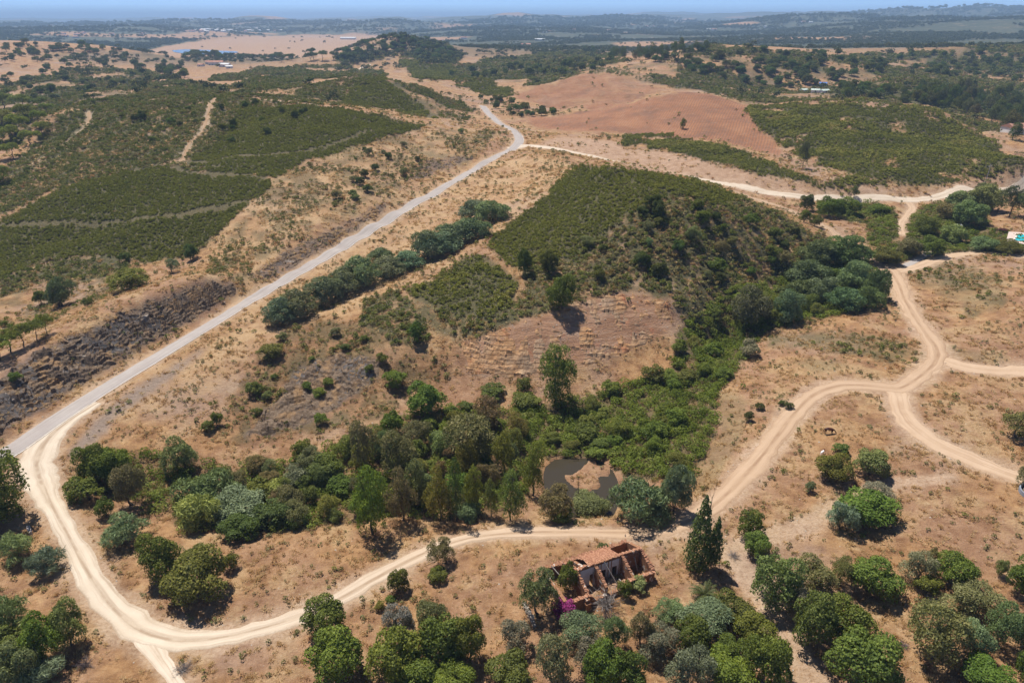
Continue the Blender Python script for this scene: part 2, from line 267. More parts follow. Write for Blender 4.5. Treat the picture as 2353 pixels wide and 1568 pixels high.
SCREE = [(700,840),(780,815),(870,830),(860,870),(800,920),(720,960),(600,1000),(560,1000),(650,900)]
SCREE2 = [(930,320),(930,321)]
SHOULD = [(190,990),(290,908),(400,842),(480,790),(470,805),(395,870),(270,960),(200,1035),(150,1060)]
PLAIN = [(330,118),(420,100),(560,84),(700,82),(950,82),(950,130),(800,136),(640,132),(450,128),(400,132)]
GREENF = [(270,96),(340,92),(410,93),(430,100),(380,104),(300,102)]
THK = [(1880,460),(1975,462),(2040,475),(2070,500),(2060,545),(2010,570),(1990,560),(2000,520),(1930,500),(1880,490)]
THK2 = [(2090,500),(2140,470),(2200,450),(2290,440),(2300,470),(2260,500),(2270,530),(2352,545),(2352,575),(2200,578),(2120,600),(2040,608),(2000,590),(2040,560),(2075,545)]
FGR = [(1760,770),(1900,755),(2060,780),(2140,818),(2050,832),(1880,802),(1770,795)]; FGR2 = [(1800,830),(1900,825),(1960,840),(1880,850)]; FGR3 = [(2060,660),(2100,700),(2130,740),(2080,720)]
FGR4 = [(2150,790),(2220,800),(2320,825),(2290,838),(2200,822)]; FGR5 = [(2080,620),(2200,600),(2300,640),(2310,700),(2230,730),(2190,690),(2100,650)]
FGR6 = [(1650,900),(1720,920),(1700,1010),(1640,1110),(1590,1150),(1600,1080),(1650,1000)]
m = lambda *p, **k: mask(p, **k)
S_DENSE = m(Q1, H2, Q2b, G1, B1, B2, B3, dmin=120, jit=7)|m(H1, jit=8)|m(G2, jit=8)
S_MIX = m(Q2, dmin=150)|m(H3, H4)|m(THK, THK2, Q4b)|m(KNOLL, dmin=700, jit=3)|(m(B4, B1b, B5, B6, B8, MID1, dmin=250)&(PN(16, 91, 5) > -.10))
S_DENSE &= ~(m(G1, G2)&(PN(34, 97, 5) < -.33))
S_SPARSE = m(Q3, Q4, B4, B1b, B5, B6, B7, H5, FGR, FGR5)
S_GREEN = m(V1, jit=7); S_VAL = m(V2)
# bare strips left through the plantation
def strip(pts, wpx=5): 
    o = []
    for (a, b) in zip(pts[:-1], pts[1:]):
        for t in np.arange(0, 1, .02): o.append((a[0]+(b[0]-a[0])*t, a[1]+(b[1]-a[1])*t))
    o = np.array(o); r = np.zeros(GD.shape, bool); sel = (U_ > o[:,0].min()-9) & (U_ < o[:,0].max()+9) & (V_ > o[:,1].min()-9) & (V_ < o[:,1].max()+9)
    u, v = U_[sel]+JX[sel]*5, V_[sel]+JY[sel]*4; d = np.full(u.shape, 1e9)
    for k in range(0, len(o), 2): d = np.minimum(d, ((u-o[k,0])*.35)**2+(v-o[k,1])**2)
    r[sel] = d < wpx*wpx; return r
GAP = strip([(0,515),(150,512),(290,512),(400,500),(480,478),(590,460)], 4.2)|strip([(400,388),(450,394),(520,402),(630,412)], 4.2)|strip([(300,388),(420,372),(560,360),(700,345),(860,300)], 2.6)|strip([(900,190),(950,222),(1005,268)], 3)|strip([(1000,250),(985,270)], 3)|strip([(380,375),(520,380),(640,370)],1.2)|strip([(1120,600),(1170,620),(1190,640)],5)|strip([(960,690),(1000,740),(1030,780)],7)
RED = np.maximum(soft(m(RED1, jit=6, dmin=300))*np.clip(.68+PN(30, 95)*.5, .3, 1), soft(m(RED2, jit=4, dmin=300))); QUA = soft(m(QUARRY, jit=9)); CUT = soft(m(CUT1, jit=8)|m(SCREE, jit=16))
CUTB = soft(m(CUT2, CUT3, jit=8)); SHL = soft(m(SHOULD, jit=8), 2); BAN = soft(m(BANK, BANK2, jit=5), 2); PLA = soft(m(PLAIN, jit=2, dmin=1200), 1); GRF = soft(m(GREENF, jit=2, dmin=1200))
# relief: rock ledges, furrows, general roughness
flat = 1-ROADM
rough = np.clip(GD/160, .5, 6)
GZ = GZ+flat*(fbm(GX/9/rough, GY/9/rough, 31, 4)*.55*rough**.8)*np.where(GD > 1500, .4, 1)
scm = soft(S_MIX|S_DENSE|m(RED1, dmin=300), 6)
GZ = GZ+flat*scm*sstep(140, 190, GD)*sstep(3, 12, np.where(GD < 900, ROADD, 99))*(fbm(GX/26, GY/26, 35, 3)*2.4-np.abs(fbm(GX/17, GY/17, 37, 3))*1.6)*np.clip(GD/300, .8, 2)
LX = GX*.82+GY*.57; LY = -GX*.57+GY*.82
ledge = np.abs(fbm(LX/7, LY/2.2, 41, 4))*2.4+np.abs(fbm(LX/2.4, LY/1.0, 43, 3))*1.0
GZ = GZ+flat*(CUT*(ledge-.6)*.95+CUTB*(ledge-.6)*.7)
qs = np.mod(GZ+fbm(GX/14, GY/14, 47, 3)*1.6, 1.9); GZ = GZ+flat*QUA*(fbm(GX/3, GY/3, 48, 3)*.3)
fur = np.sin((GX*.93+GY*.36+fbm(GX/60, GY/60, 51, 2)*14)*2*math.pi/5.0); GZ = GZ+RED*fur*.22
# pond and lake hollows
GOLD = [(560,640),(700,560),(880,450),(1000,400),(1090,375),(1190,345),(1335,372),(1300,400),(1230,470),(1130,550),(1060,590),(1000,640),(930,660),(830,690),(800,740),(600,800),(480,900),(300,965),(220,960),(240,910),(480,790)]
POND = [(1253,1072),(1285,1060),(1340,1056),(1395,1066),(1418,1095),(1424,1140),(1405,1180),(1330,1185),(1285,1172),(1262,1140),(1248,1105)]
ISLE = [(1291,1088),(1325,1085),(1350,1062),(1398,1068),(1404,1088),(1372,1098),(1385,1118),(1350,1134),(1318,1122),(1300,1102)]
SURF = -4.45
pm = soft(m(POND, jit=3), 2)*(1-soft(m(ISLE, jit=4), 1)); GZ = GZ*(1-pm)+pm*np.minimum(GZ, SURF-.9)
im = soft(m(ISLE, jit=4), 2); GZ = GZ*(1-im)+im*(SURF+.28+fbm(GX/2, GY/2, 55, 2)*.2)
LAKE = [(398,116),(430,114),(480,115.5),(530,118),(546,119.5),(520,123),(470,124.5),(430,123),(405,120)]
lm = soft(m(LAKE, jit=1, dmin=1000), 1); LSURF = float(np.percentile(GZ[lm > .3], 60)) if (lm > .3).any() else -8
GZ = GZ*(1-lm)+lm*(LSURF-3)
# ---------------------------------------------------------------- land colour weights
FARW = sstep(900, 1900, GD)
fn = fbm(GX/420, GY/420, 61, 5)+.5*fbm(GX/1600, GY/1600, 63, 3)
WOOD = sstep(-.1, .04, fn+.12+.22*sstep(2700, 3400, GD)-PLA*3)*FARW*(1-PLA)
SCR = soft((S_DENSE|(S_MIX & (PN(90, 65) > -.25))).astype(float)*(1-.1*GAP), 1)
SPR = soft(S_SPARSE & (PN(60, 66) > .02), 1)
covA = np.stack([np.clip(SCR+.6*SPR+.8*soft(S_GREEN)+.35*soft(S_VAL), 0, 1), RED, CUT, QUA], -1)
dust = (1-sstep(-.2, 2.2+fbm(GX/4, GY/4, 67, 3)*3.0, ROADD))*.85
covB = np.stack([dust, np.clip(GRF+.5*soft(m(FGR, FGR2, FGR3, FGR4, FGR5, FGR6)), 0, 1), WOOD, np.clip(BAN+SHL*.9+PLA*.55+CUTB*.5, 0, 1)], -1)
me = bpy.data.meshes.new('ground'); idx = np.arange(NR*NA).reshape(NR, NA)
quads = np.stack([idx[:-1,:-1], idx[:-1,1:], idx[1:,1:], idx[1:,:-1]], -1).reshape(-1, 4)
me.vertices.add(NR*NA); me.vertices.foreach_set('co', np.stack([GX, GY, GZ], -1).astype(np.float32).ravel())
me.loops.add(quads.size); me.loops.foreach_set('vertex_index', quads.ravel().astype(np.int32))
me.polygons.add(len(quads)); me.polygons.foreach_set('loop_start', np.arange(0, quads.size, 4, dtype=np.int32))
me.polygons.foreach_set('use_smooth', np.ones(len(quads), bool))
for nme, arr in (('covA', covA), ('covB', covB), ('covC', np.stack([SHL, CUTB, soft(m(GOLD, Q3, jit=22), 3)*(1-np.clip(CUT+CUTB, 0, 1)), soft(m(H5, V2, jit=20))], -1))):
    at = me.attributes.new(nme, 'FLOAT_COLOR', 'POINT'); at.data.foreach_set('color', arr.astype(np.float32).ravel())
me.update(calc_edges=True); me.validate()
ground = bpy.data.objects.new('ground', me); COL.objects.link(ground); ground['kind'] = 'structure'
# ---------------------------------------------------------------- materials
class NT:
    def __init__(s, name):
        s.m = bpy.data.materials.new(name); s.m.use_nodes = True; s.t = s.m.node_tree; s.n = s.t.nodes; s.l = s.t.links
        s.b = s.n['Principled BSDF']; s.b.inputs['Specular IOR Level'].default_value = .25; s.b.inputs['Roughness'].default_value = .9
        s.out = s.n['Material Output']
    def new(s, t, **k):
        n = s.n.new(t)
        for a, v in k.items(): setattr(n, a, v)
        return n
    def set(s, sock, v):
        if hasattr(v, 'is_output') or isinstance(v, bpy.types.NodeSocket): s.l.new(v, sock)
        else: sock.default_value = v
    def noise(s, scale, detail=4, rough=.6, vec=None, dist=0):
        n = s.new('ShaderNodeTexNoise'); n.inputs['Scale'].default_value = scale; n.inputs['Detail'].default_value = detail
        n.inputs['Roughness'].default_value = rough; n.inputs['Distortion'].default_value = dist
        if vec is not None: s.l.new(vec, n.inputs['Vector'])
        return n.outputs['Fac']
    def pos(s, sc=(1,1,1), rot=0):
        g = s.new('ShaderNodeNewGeometry'); mp = s.new('ShaderNodeMapping'); mp.inputs['Scale'].default_value = sc
        mp.inputs['Rotation'].default_value = (0, 0, rot); s.l.new(g.outputs['Position'], mp.inputs['Vector']); return mp.outputs[0]
    def ramp(s, fac, stops):
        r = s.new('ShaderNodeValToRGB'); e = r.color_ramp.elements
        while len(e) < len(stops): e.new(.5)
        for k, (p, c) in enumerate(stops): e[k].position = p; e[k].color = (*c, 1) if len(c) == 3 else c
        s.set(r.inputs[0], fac); return r.outputs[0]
    def mix(s, f, a, b, mode='MIX'):
        n = s.new('ShaderNodeMix', data_type='RGBA', blend_type=mode); s.set(n.inputs[0], f)
        for sock, v in ((n.inputs[6], a), (n.inputs[7], b)):
            if isinstance(v, tuple): sock.default_value = (*v, 1) if len(v) == 3 else v
            else: s.l.new(v, sock)
        return n.outputs[2]
    def math(s, op, a, b=0.5, clamp=False):
        n = s.new('ShaderNodeMath', operation=op, use_clamp=clamp); s.set(n.inputs[0], a); s.set(n.inputs[1], b); return n.outputs[0]
    def step(s, f, a, b):
        n = s.new('ShaderNodeMapRange'); s.set(n.inputs[0], f); n.inputs[1].default_value = a; n.inputs[2].default_value = b; return n.outputs[0]
    def attr(s, name, typ='GEOMETRY'):
        n = s.new('ShaderNodeAttribute', attribute_name=name, attribute_type=typ); return n
    def rgb(s, col):
        n = s.new('ShaderNodeSeparateColor'); s.l.new(col, n.inputs[0]); return n.outputs
    def bump(s, h, strength=.5, dist=.2):
        n = s.new('ShaderNodeBump'); n.inputs['Strength'].default_value = strength; n.inputs['Distance'].default_value = dist
        s.l.new(h, n.inputs['Height']); s.l.new(n.outputs[0], s.b.inputs['Normal'])
    def base(s, c): s.set(s.b.inputs['Base Color'], c if not isinstance(c, tuple) else (*c, 1))
def ground_material():
    t = NT('land'); p = t.pos()
    A, B, Cc = t.attr('covA'), t.attr('covB'), t.attr('covC'); a, b, c = t.rgb(A.outputs[0]), t.rgb(B.outputs[0]), t.rgb(Cc.outputs[0])
    n1 = t.noise(.05, 6, .62, p); n2 = t.noise(.35, 6, .65, p); n3 = t.noise(2.2, 5, .7, p); n4 = t.noise(.013, 5, .6, p)
    grass = t.ramp(n2, [(.3,(.15,.068,.028)),(.45,(.28,.145,.062)),(.58,(.39,.22,.1)),(.75,(.5,.32,.155))])
    soil = t.ramp(n2, [(.3,(.2,.098,.05)),(.5,(.3,.165,.092)),(.7,(.4,.24,.145))])
    straw = t.ramp(n3, [(.3,(.26,.155,.07)),(.5,(.42,.275,.14)),(.7,(.53,.385,.215))]); greyish = t.ramp(n3, [(.3,(.25,.17,.125)),(.6,(.37,.27,.21)),(.75,(.44,.33,.26))])
    n5 = t.noise(.11, 5, .65, t.pos((1,1,1), 1.1)); n6 = t.noise(.028, 4, .6, t.pos((1,1,1), 2.0))
    col = t.mix(t.step(n1, .44, .58), grass, soil); col = t.mix(t.math('MULTIPLY', t.step(n5, .5, .62), .75), col, straw); col = t.mix(t.math('MULTIPLY', t.step(n6, .54, .66), .6), col, greyish)
    n7 = t.noise(7, 6, .75, p); n8 = t.noise(1.1, 6, .72, t.pos((1,1,1), .7))
    col = t.mix(t.math('MULTIPLY', t.step(n8, .5, .64), .42), col, (.2,.105,.048)); col = t.mix(t.math('MULTIPLY', t.step(n7, .54, .66), .5), col, (.54,.4,.24)); col = t.mix(t.math('MULTIPLY', t.step(n7, .44, .34), .4), col, (.13,.072,.035))
    col = t.mix(t.math('MULTIPLY', t.step(n3, .62, .7), t.step(n1, .5, .65)), col, (.5,.42,.33))
    col = t.mix(t.math('MULTIPLY', c[2], t.math('ADD', t.math('MULTIPLY', t.step(n5, .42, .58), .45), .25)), col, t.ramp(n8, [(.3,(.3,.175,.085)),(.45,(.42,.27,.14)),(.6,(.5,.345,.195)),(.75,(.56,.42,.26))]))
    brown = t.ramp(n2, [(.3,(.1,.055,.03)),(.5,(.21,.11,.05)),(.7,(.34,.19,.09))])
    col = t.mix(t.math('MULTIPLY', Cc.outputs['Alpha'], t.math('ADD', t.math('MULTIPLY', t.step(n1, .35, .55), .5), .35)), col, brown)
    green = t.ramp(n3, [(.35,(.1,.085,.04)),(.6,(.2,.17,.085)),(.75,(.3,.24,.13))]); col = t.mix(t.math('MULTIPLY', b[1], .8), col, green)
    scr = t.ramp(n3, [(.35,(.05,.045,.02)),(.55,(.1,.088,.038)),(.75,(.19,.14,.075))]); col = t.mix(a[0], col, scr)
    bare = t.ramp(n2, [(.3,(.28,.17,.1)),(.5,(.37,.235,.15)),(.7,(.46,.31,.21))]); col = t.mix(B.outputs['Alpha'], col, bare)
    pr = t.pos((1, 1, 1), .37); wv = t.new('ShaderNodeTexWave', wave_type='BANDS', bands_direction='X'); wv.inputs['Scale'].default_value = .62/3.1
    wv.inputs['Distortion'].default_value = 2.2; wv.inputs['Detail'].default_value = 3; wv.inputs['Detail Scale'].default_value = .4; t.l.new(pr, wv.inputs['Vector'])
    redc = t.ramp(n1, [(.34,(.2,.1,.056)),(.5,(.3,.13,.06)),(.66,(.385,.18,.085))])
    redc = t.mix(t.math('MULTIPLY', wv.outputs[0], .5), redc, (.15,.085,.058)); redc = t.mix(t.math('MULTIPLY', t.step(n2, .5, .7), .5), redc, (.3,.19,.13))
    redc = t.mix(t.math('MULTIPLY', t.step(n3, .55, .7), .35), redc, (.22,.14,.08))
    col = t.mix(a[1], col, redc)
    pl = t.pos((.5, 1.5, 2.4), .6); r1 = t.noise(.8, 7, .72, pl, .6)
    rock = t.ramp(r1, [(.3,(.035,.03,.028)),(.46,(.085,.075,.07)),(.58,(.15,.128,.118)),(.74,(.29,.25,.22))])
    rock = t.mix(t.math('MULTIPLY', t.step(n2, .56, .66), .7), rock, (.24,.145,.07)); col = t.mix(a[2], col, rock)
    rb = t.mix(t.step(n2, .42, .6), rock, (.27,.16,.09)); col = t.mix(t.math('MULTIPLY', c[1], .85), col, rb)
    scre = t.ramp(n3, [(.35,(.16,.125,.1)),(.6,(.26,.21,.175)),(.75,(.34,.27,.21))]); col = t.mix(t.math('MULTIPLY', c[0], .75), col, scre)
    qz = t.pos((.1, .1, 1.3)); q1 = t.noise(1.0, 6, .7, qz, .4)
    qc = t.ramp(q1, [(.32,(.2,.105,.06)),(.48,(.34,.185,.105)),(.58,(.4,.235,.145)),(.7,(.46,.31,.21))])
    qc = t.mix(t.step(n1, .5, .62), qc, t.ramp(n3, [(.3,(.19,.14,.11)),(.7,(.36,.27,.21))])); qc = t.mix(t.math('MULTIPLY', t.step(n2, .58, .66), .6), qc, (.42,.17,.085)); col = t.mix(A.outputs['Alpha'], col, qc)
    dst = t.ramp(n2, [(.3,(.42,.29,.19)),(.7,(.56,.42,.3))]); col = t.mix(t.math('MULTIPLY', b[0], t.step(n3, .25, .6)), col, dst)
    wd = t.ramp(t.noise(.03, 6, .7, p), [(.3,(.03,.042,.024)),(.5,(.06,.07,.038)),(.6,(.1,.095,.055)),(.72,(.3,.21,.13))]); col = t.mix(b[2], col, wd)
    t.base(col); t.bump(t.math('ADD', t.math('ADD', t.math('MULTIPLY', n3, .8), t.math('MULTIPLY', n7, .35)), t.math('ADD', n2, r1)), .8, .4)
    return t.m
ground.data.materials.append(ground_material())
def road_material(name, c0, c1, c2, paved=False):
    t = NT(name); p = t.pos(); uv = t.new('ShaderNodeUVMap').outputs[0]; sx = t.new('ShaderNodeSeparateXYZ'); t.l.new(uv, sx.inputs[0]); x = sx.outputs[0]
    n1 = t.noise(.25, 5, .6, p); n2 = t.noise(2.5, 5, .7, p)
    mp = t.new('ShaderNodeMapping'); mp.inputs['Scale'].default_value = (9, .05, 1); t.l.new(uv, mp.inputs[0]); n3 = t.noise(1.0, 4, .6, mp.outputs[0])
    col = t.mix(t.step(n1, .35, .65), c0, c1); col = t.mix(t.math('MULTIPLY', t.step(n3, .48, .66), .75), col, c2)
    col = t.mix(t.math('MULTIPLY', t.step(n2, .55, .7), .3), col, c2)
    edge = t.math('ABSOLUTE', t.math('SUBTRACT', x, .5))
    if not paved:
        rut = t.math('ABSOLUTE', t.math('SUBTRACT', edge, .2)); wob = t.math('ADD', rut, t.math('MULTIPLY', t.math('SUBTRACT', n1, .5), .12))
        col = t.mix(t.math('MULTIPLY', t.step(wob, .13, .02), .55), col, c1)
        col = t.mix(t.math('MULTIPLY', t.step(t.math('ADD', edge, t.math('MULTIPLY', t.math('SUBTRACT', n2, .5), .18)), .4, .5), .7), col, c2)
    t.base(col); t.bump(t.math('ADD', n3, n2), .25, .08); return t.m
RM = {'paved_road': road_material('asphalt_grey', (.35,.305,.28), (.4,.355,.325), (.29,.25,.225), True)}
pale = road_material('pale_dirt', (.52,.42,.315), (.62,.52,.41), (.38,.275,.185)); tan = road_material('tan_dirt', (.43,.295,.19), (.52,.375,.255), (.32,.2,.12))
trail_m = road_material('trail_dirt', (.3,.185,.105), (.36,.235,.14), (.2,.125,.065))
def main_track():                                              # chalky near the ruin, ochre further up
    t = NT('track_dirt'); p = t.pos(); uv = t.new('ShaderNodeUVMap').outputs[0]; sx = t.new('ShaderNodeSeparateXYZ'); t.l.new(uv, sx.inputs[0]); x = sx.outputs[0]; y = sx.outputs[1]
    n1 = t.noise(.25, 5, .6, p); n2 = t.noise(2.5, 5, .7, p); mp = t.new('ShaderNodeMapping'); mp.inputs['Scale'].default_value = (9, .05, 1); t.l.new(uv, mp.inputs[0]); n3 = t.noise(1.0, 4, .6, mp.outputs[0])
    k = t.step(y, 85, 150)
    c0 = t.mix(k, (.5,.4,.295), (.4,.27,.17)); c1 = t.mix(k, (.62,.52,.405), (.48,.335,.222)); c2 = t.mix(k, (.34,.245,.165), (.29,.18,.105))
    col = t.mix(t.step(n1, .35, .65), c0, c1); col = t.mix(t.math('MULTIPLY', t.step(n3, .48, .66), .7), col, c2)
    edge = t.math('ABSOLUTE', t.math('SUBTRACT', x, .5)); rut = t.math('ABSOLUTE', t.math('SUBTRACT', edge, .2)); wob = t.math('ADD', rut, t.math('MULTIPLY', t.math('SUBTRACT', n1, .5), .12))
    col = t.mix(t.math('MULTIPLY', t.step(wob, .13, .02), .6), col, c1)
    col = t.mix(t.math('MULTIPLY', t.math('MULTIPLY', t.step(edge, .1, .02), t.step(n1, .36, .56)), .9), col, c2)
    col = t.mix(t.math('MULTIPLY', t.step(t.math('ADD', edge, t.math('MULTIPLY', t.math('SUBTRACT', n2, .5), .3)), .34, .5), .9), col, c2)
    t.base(col); t.bump(t.math('ADD', n3, n2), .5, .15); return t.m
RM['dirt_track'] = main_track(); RM['concrete_ramp'] = RM['paved_road']; RM['white_road'] = pale; RM['yard_path'] = pale
def ribbon(name, ln, mat, lift=.1, nx=8, side=None, wob=.25):
    ln = np.array(ln); T = np.gradient(ln[:,:2], axis=0); T /= np.linalg.norm(T, axis=1)[:,None]+1e-9; Nn = np.stack([T[:,1], -T[:,0]], -1)
    s = np.concatenate([[0], np.cumsum(np.hypot(*np.diff(ln[:,:2], axis=0).T))]); vs, uvs, fs = [], [], []
    wn = lambda q_: .28*(vnoise(s/1.7, s*0+q_, 5)-.5)+.34*(vnoise(s/9, s*0+q_, 15)-.5)+.16*(hash2(np.arange(len(s)), np.arange(len(s))*0+q_, 3)-.5)
    wl = ln[:,2]*(.5+wob*wn(3)); wr = ln[:,2]*(.5+wob*wn(8))
    for k in range(nx+1):
        f = k/nx; off = np.where(f < .5, -(1-2*f)*wl, (2*f-1)*wr) if side is None else side[0]+(side[1]-side[0])*f
        q = ln[:,:2]+Nn*np.reshape(off, (-1, 1)); vs.append(np.column_stack([q, grid_at(GZ, q[:,0], q[:,1])+(lift if side is not None or 0 < k < nx else -.12)])); uvs.append(np.column_stack([np.full(len(s), f), s]))
    n = len(s); V = np.concatenate(vs); UVs = np.concatenate(uvs)
    for k in range(nx):
        for i in range(n-1): fs.append((k*n+i, k*n+i+1, (k+1)*n+i+1, (k+1)*n+i))
    me = bpy.data.meshes.new(name); me.from_pydata(V.tolist(), [], fs); ul = me.uv_layers.new(); li = np.empty(len(me.loops), np.int32); me.loops.foreach_get('vertex_index', li)
    ul.data.foreach_set('uv', UVs[li].astype(np.float32).ravel()); me.polygons.foreach_set('use_smooth', np.ones(len(fs), bool)); me.materials.append(mat)
    if me.polygons[0].normal.z < 0: me.flip_normals()
    o = bpy.data.objects.new(name, me); COL.objects.link(o); o['kind'] = 'structure'; return o
lift = {'paved_road': .16, 'dirt_track': .10, 'white_road': .13, 'field_track': .085, 'dirt_track_branch': .08, 'garden_lane': .075}
for k, ln in ROADS.items():
    if k != 'grove_path': ribbon(k, ln, RM.get(k, tan), lift.get(k, .06), wob=.1 if k == 'paved_road' else .6)
for k, ln in TRAILS.items(): ribbon(k.replace('_2', ''), ln, trail_m if 'far' not in k else pale, .12 if 'far' not in k else .5, 4, wob=1)
white = NT('road_paint'); white.base(white.mix(white.step(white.noise(1.2, 4, .7, white.pos()), .35, .7), (.72,.69,.64), (.45,.39,.34)))
pr_ = ROADS['paved_road']; hw = pr_[:,2]*.5
o = ribbon('road_edge_line', pr_, white.m, .172, 1, side=(hw*.9, hw*.9+.15), wob=0)
# rock faces, modelled ledge by ledge
def rock_face(name, poly, weight, fine, disp, mat, jit=8):
    msk = m(poly, jit=jit) if jit else None; rows, cols = np.nonzero(msk & (weight > .02)); r0, r1, c0, c1 = rows.min()-1, rows.max()+1, cols.min()-1, cols.max()+1
    l = np.linspace(LD[r0], LD[r1], (r1-r0)*fine+1); a = np.linspace(AZ[c0], AZ[c1], (c1-c0)*fine+1); A_, L__ = np.meshgrid(a, l); x = np.exp(L__)*np.sin(A_); y = np.exp(L__)*np.cos(A_)
    wt = grid_at(weight, x, y); zb = grid_at(GZ, x, y); rd = grid_at(ROADD, x, y); wt = wt*sstep(.5, 2.0, rd); z = zb-.3+sstep(0, .7, wt)*(.32+disp(x, y, zb)); keep_ = wt > .01
    n, k = A_.shape; idx = np.arange(n*k).reshape(n, k); ok = keep_[:-1,:-1]|keep_[1:,1:]|keep_[:-1,1:]|keep_[1:,:-1]; qd = np.stack([idx[:-1,:-1], idx[:-1,1:], idx[1:,1:], idx[1:,:-1]], -1)[ok]
    used = np.unique(qd); re = np.full(n*k, -1); re[used] = np.arange(len(used)); V = np.stack([x, y, z], -1).reshape(-1, 3)[used]
    me = bpy.data.meshes.new(name); me.from_pydata(V.tolist(), [], re[qd].tolist()); me.materials.append(mat); o = bpy.data.objects.new(name, me); COL.objects.link(o); o['kind'] = 'structure'; return o
def slate(x, y, z):
    t_ = z*.9+x*.10-y*.06+fbm(x/14, y/14, 301, 2)*1.2+fbm(x/2.2, y/2.2, 302, 2)*.22; k = np.floor(t_/.5); f = t_/.5-k; blk = hash2(np.floor((x*.7+y*.7+k*1.7)/1.3), k, 7)
    return (1-f)**1.5*.62*(.35+.9*blk)+fbm(x/.9, y/.9, 303, 3)*.5+fbm(x/7, y/7, 305, 3)*.6
def sandst(x, y, z):
    t_ = z+x*.16+fbm(x/16, y/16, 311, 3)*1.0; k = np.floor(t_/.7); f = t_/.7-k; blk = hash2(np.floor((x+k*3.1)/2.2), k, 9)
    return (1-f)**3*.5*np.clip(blk*1.6-.4, 0, 1)+fbm(x/1.2, y/1.2, 313, 5)*.42+fbm(x/6, y/6, 315, 3)*.8-np.clip(fbm(x/2.4, y/9, 317, 3), 0, 1)*1.1
def slate_mat():
    t = NT('dark_slate'); p = t.pos((1,1,2.2)); n = t.noise(1.3, 8, .75, p, .2); n2 = t.noise(.22, 4, .6, t.pos()); n3 = t.noise(3.5, 4, .7, p)
    c = t.ramp(n, [(.3,(.055,.035,.022)),(.45,(.12,.08,.052)),(.57,(.2,.142,.095)),(.72,(.34,.26,.18))]); c = t.mix(t.math('MULTIPLY', t.step(n2, .52, .62), .8), c, t.ramp(n3, [(.3,(.2,.11,.05)),(.7,(.38,.24,.12))])); c = t.mix(t.step(n2, .36, .28), c, (.36,.31,.27)); t.base(c); t.bump(t.math('ADD', n, n3), .8, .25); return t.m
def quarry_mat():
    t = NT('quarry_stone'); p = t.pos((.3,.12,2.4)); n = t.noise(1.0, 8, .74, p, .4); n1 = t.noise(.09, 4, .6, t.pos()); n3 = t.noise(2.5, 5, .7, t.pos())
    c = t.ramp(n, [(.3,(.24,.12,.055)),(.46,(.4,.215,.1)),(.58,(.48,.285,.145)),(.72,(.55,.38,.22))]); c = t.mix(t.math('MULTIPLY', t.step(n1, .47, .6), .7), c, t.ramp(n3, [(.3,(.2,.135,.09)),(.5,(.31,.22,.15)),(.7,(.4,.3,.21))])); wv = t.new('ShaderNodeTexWave', wave_type='BANDS', bands_direction='Z'); wv.inputs['Scale'].default_value = .42; wv.inputs['Distortion'].default_value = 5; wv.inputs['Detail'].default_value = 4; wv.inputs['Detail Scale'].default_value = .35; t.l.new(t.pos((.5,.5,1)), wv.inputs[0]); c = t.mix(t.math('MULTIPLY', t.step(wv.outputs[0], .3, .02), .65), c, (.13,.07,.035)); c = t.mix(t.math('MULTIPLY', t.step(n1, .42, .33), .9), c, (.42,.16,.075)); t.base(c); t.bump(t.math('ADD', n, n3), .7, .25); return t.m
SL = slate_mat(); rock_face('slate_cutting', CUT1, CUT, 4, slate, SL); rock_face('slate_scree', SCREE, CUT, 3, lambda x, y, z: slate(x, y, z)*.45, SL, 16); rock_face('road_cutting', CUT2, CUTB, 4, lambda x, y, z: slate(x, y, z)*.6-.1, SL); rock_face('rock_outcrop', CUT3, CUTB, 4, lambda x, y, z: slate(x, y, z)*.8, SL); rock_face('quarry_face', QUARRY, QUA, 3, sandst, quarry_mat(), 9)
# sheets of water
def water_mat(name, col, rough):
    t = NT(name); t.base(col); t.b.inputs['Roughness'].default_value = rough; t.b.inputs['Specular IOR Level'].default_value = .5; t.b.inputs['IOR'].default_value = 1.33
    t.bump(t.noise(1.6, 3, .5, t.pos((1, .6, 1))), .06, .05); return t.m
def sheet(name, poly, z, mat, grow=1.06):
    q = np.array([px(u, v, z) for u, v in poly]); c = q.mean(0); q = c+(q-c)*grow
    q3 = smooth(np.vstack([np.column_stack([q, q[:,0]*0]), [[*q[0], 0]]]), 1.0)[:-1]
    me = bpy.data.meshes.new(name); me.from_pydata([(a, b, z) for a, b, _ in q3], [], [list(range(len(q3)))])
    if me.polygons[0].normal.z < 0: me.flip_normals()
    me.materials.append(mat); o = bpy.data.objects.new(name, me); COL.objects.link(o); o['kind'] = 'structure'; return o
sheet('pond_water', POND, SURF, water_mat('murky_water', (.05,.04,.026), .05), 1.12)
sheet('lake_water', LAKE, LSURF-.6, water_mat('lake_blue', (.12,.17,.24), .15), 1.05)
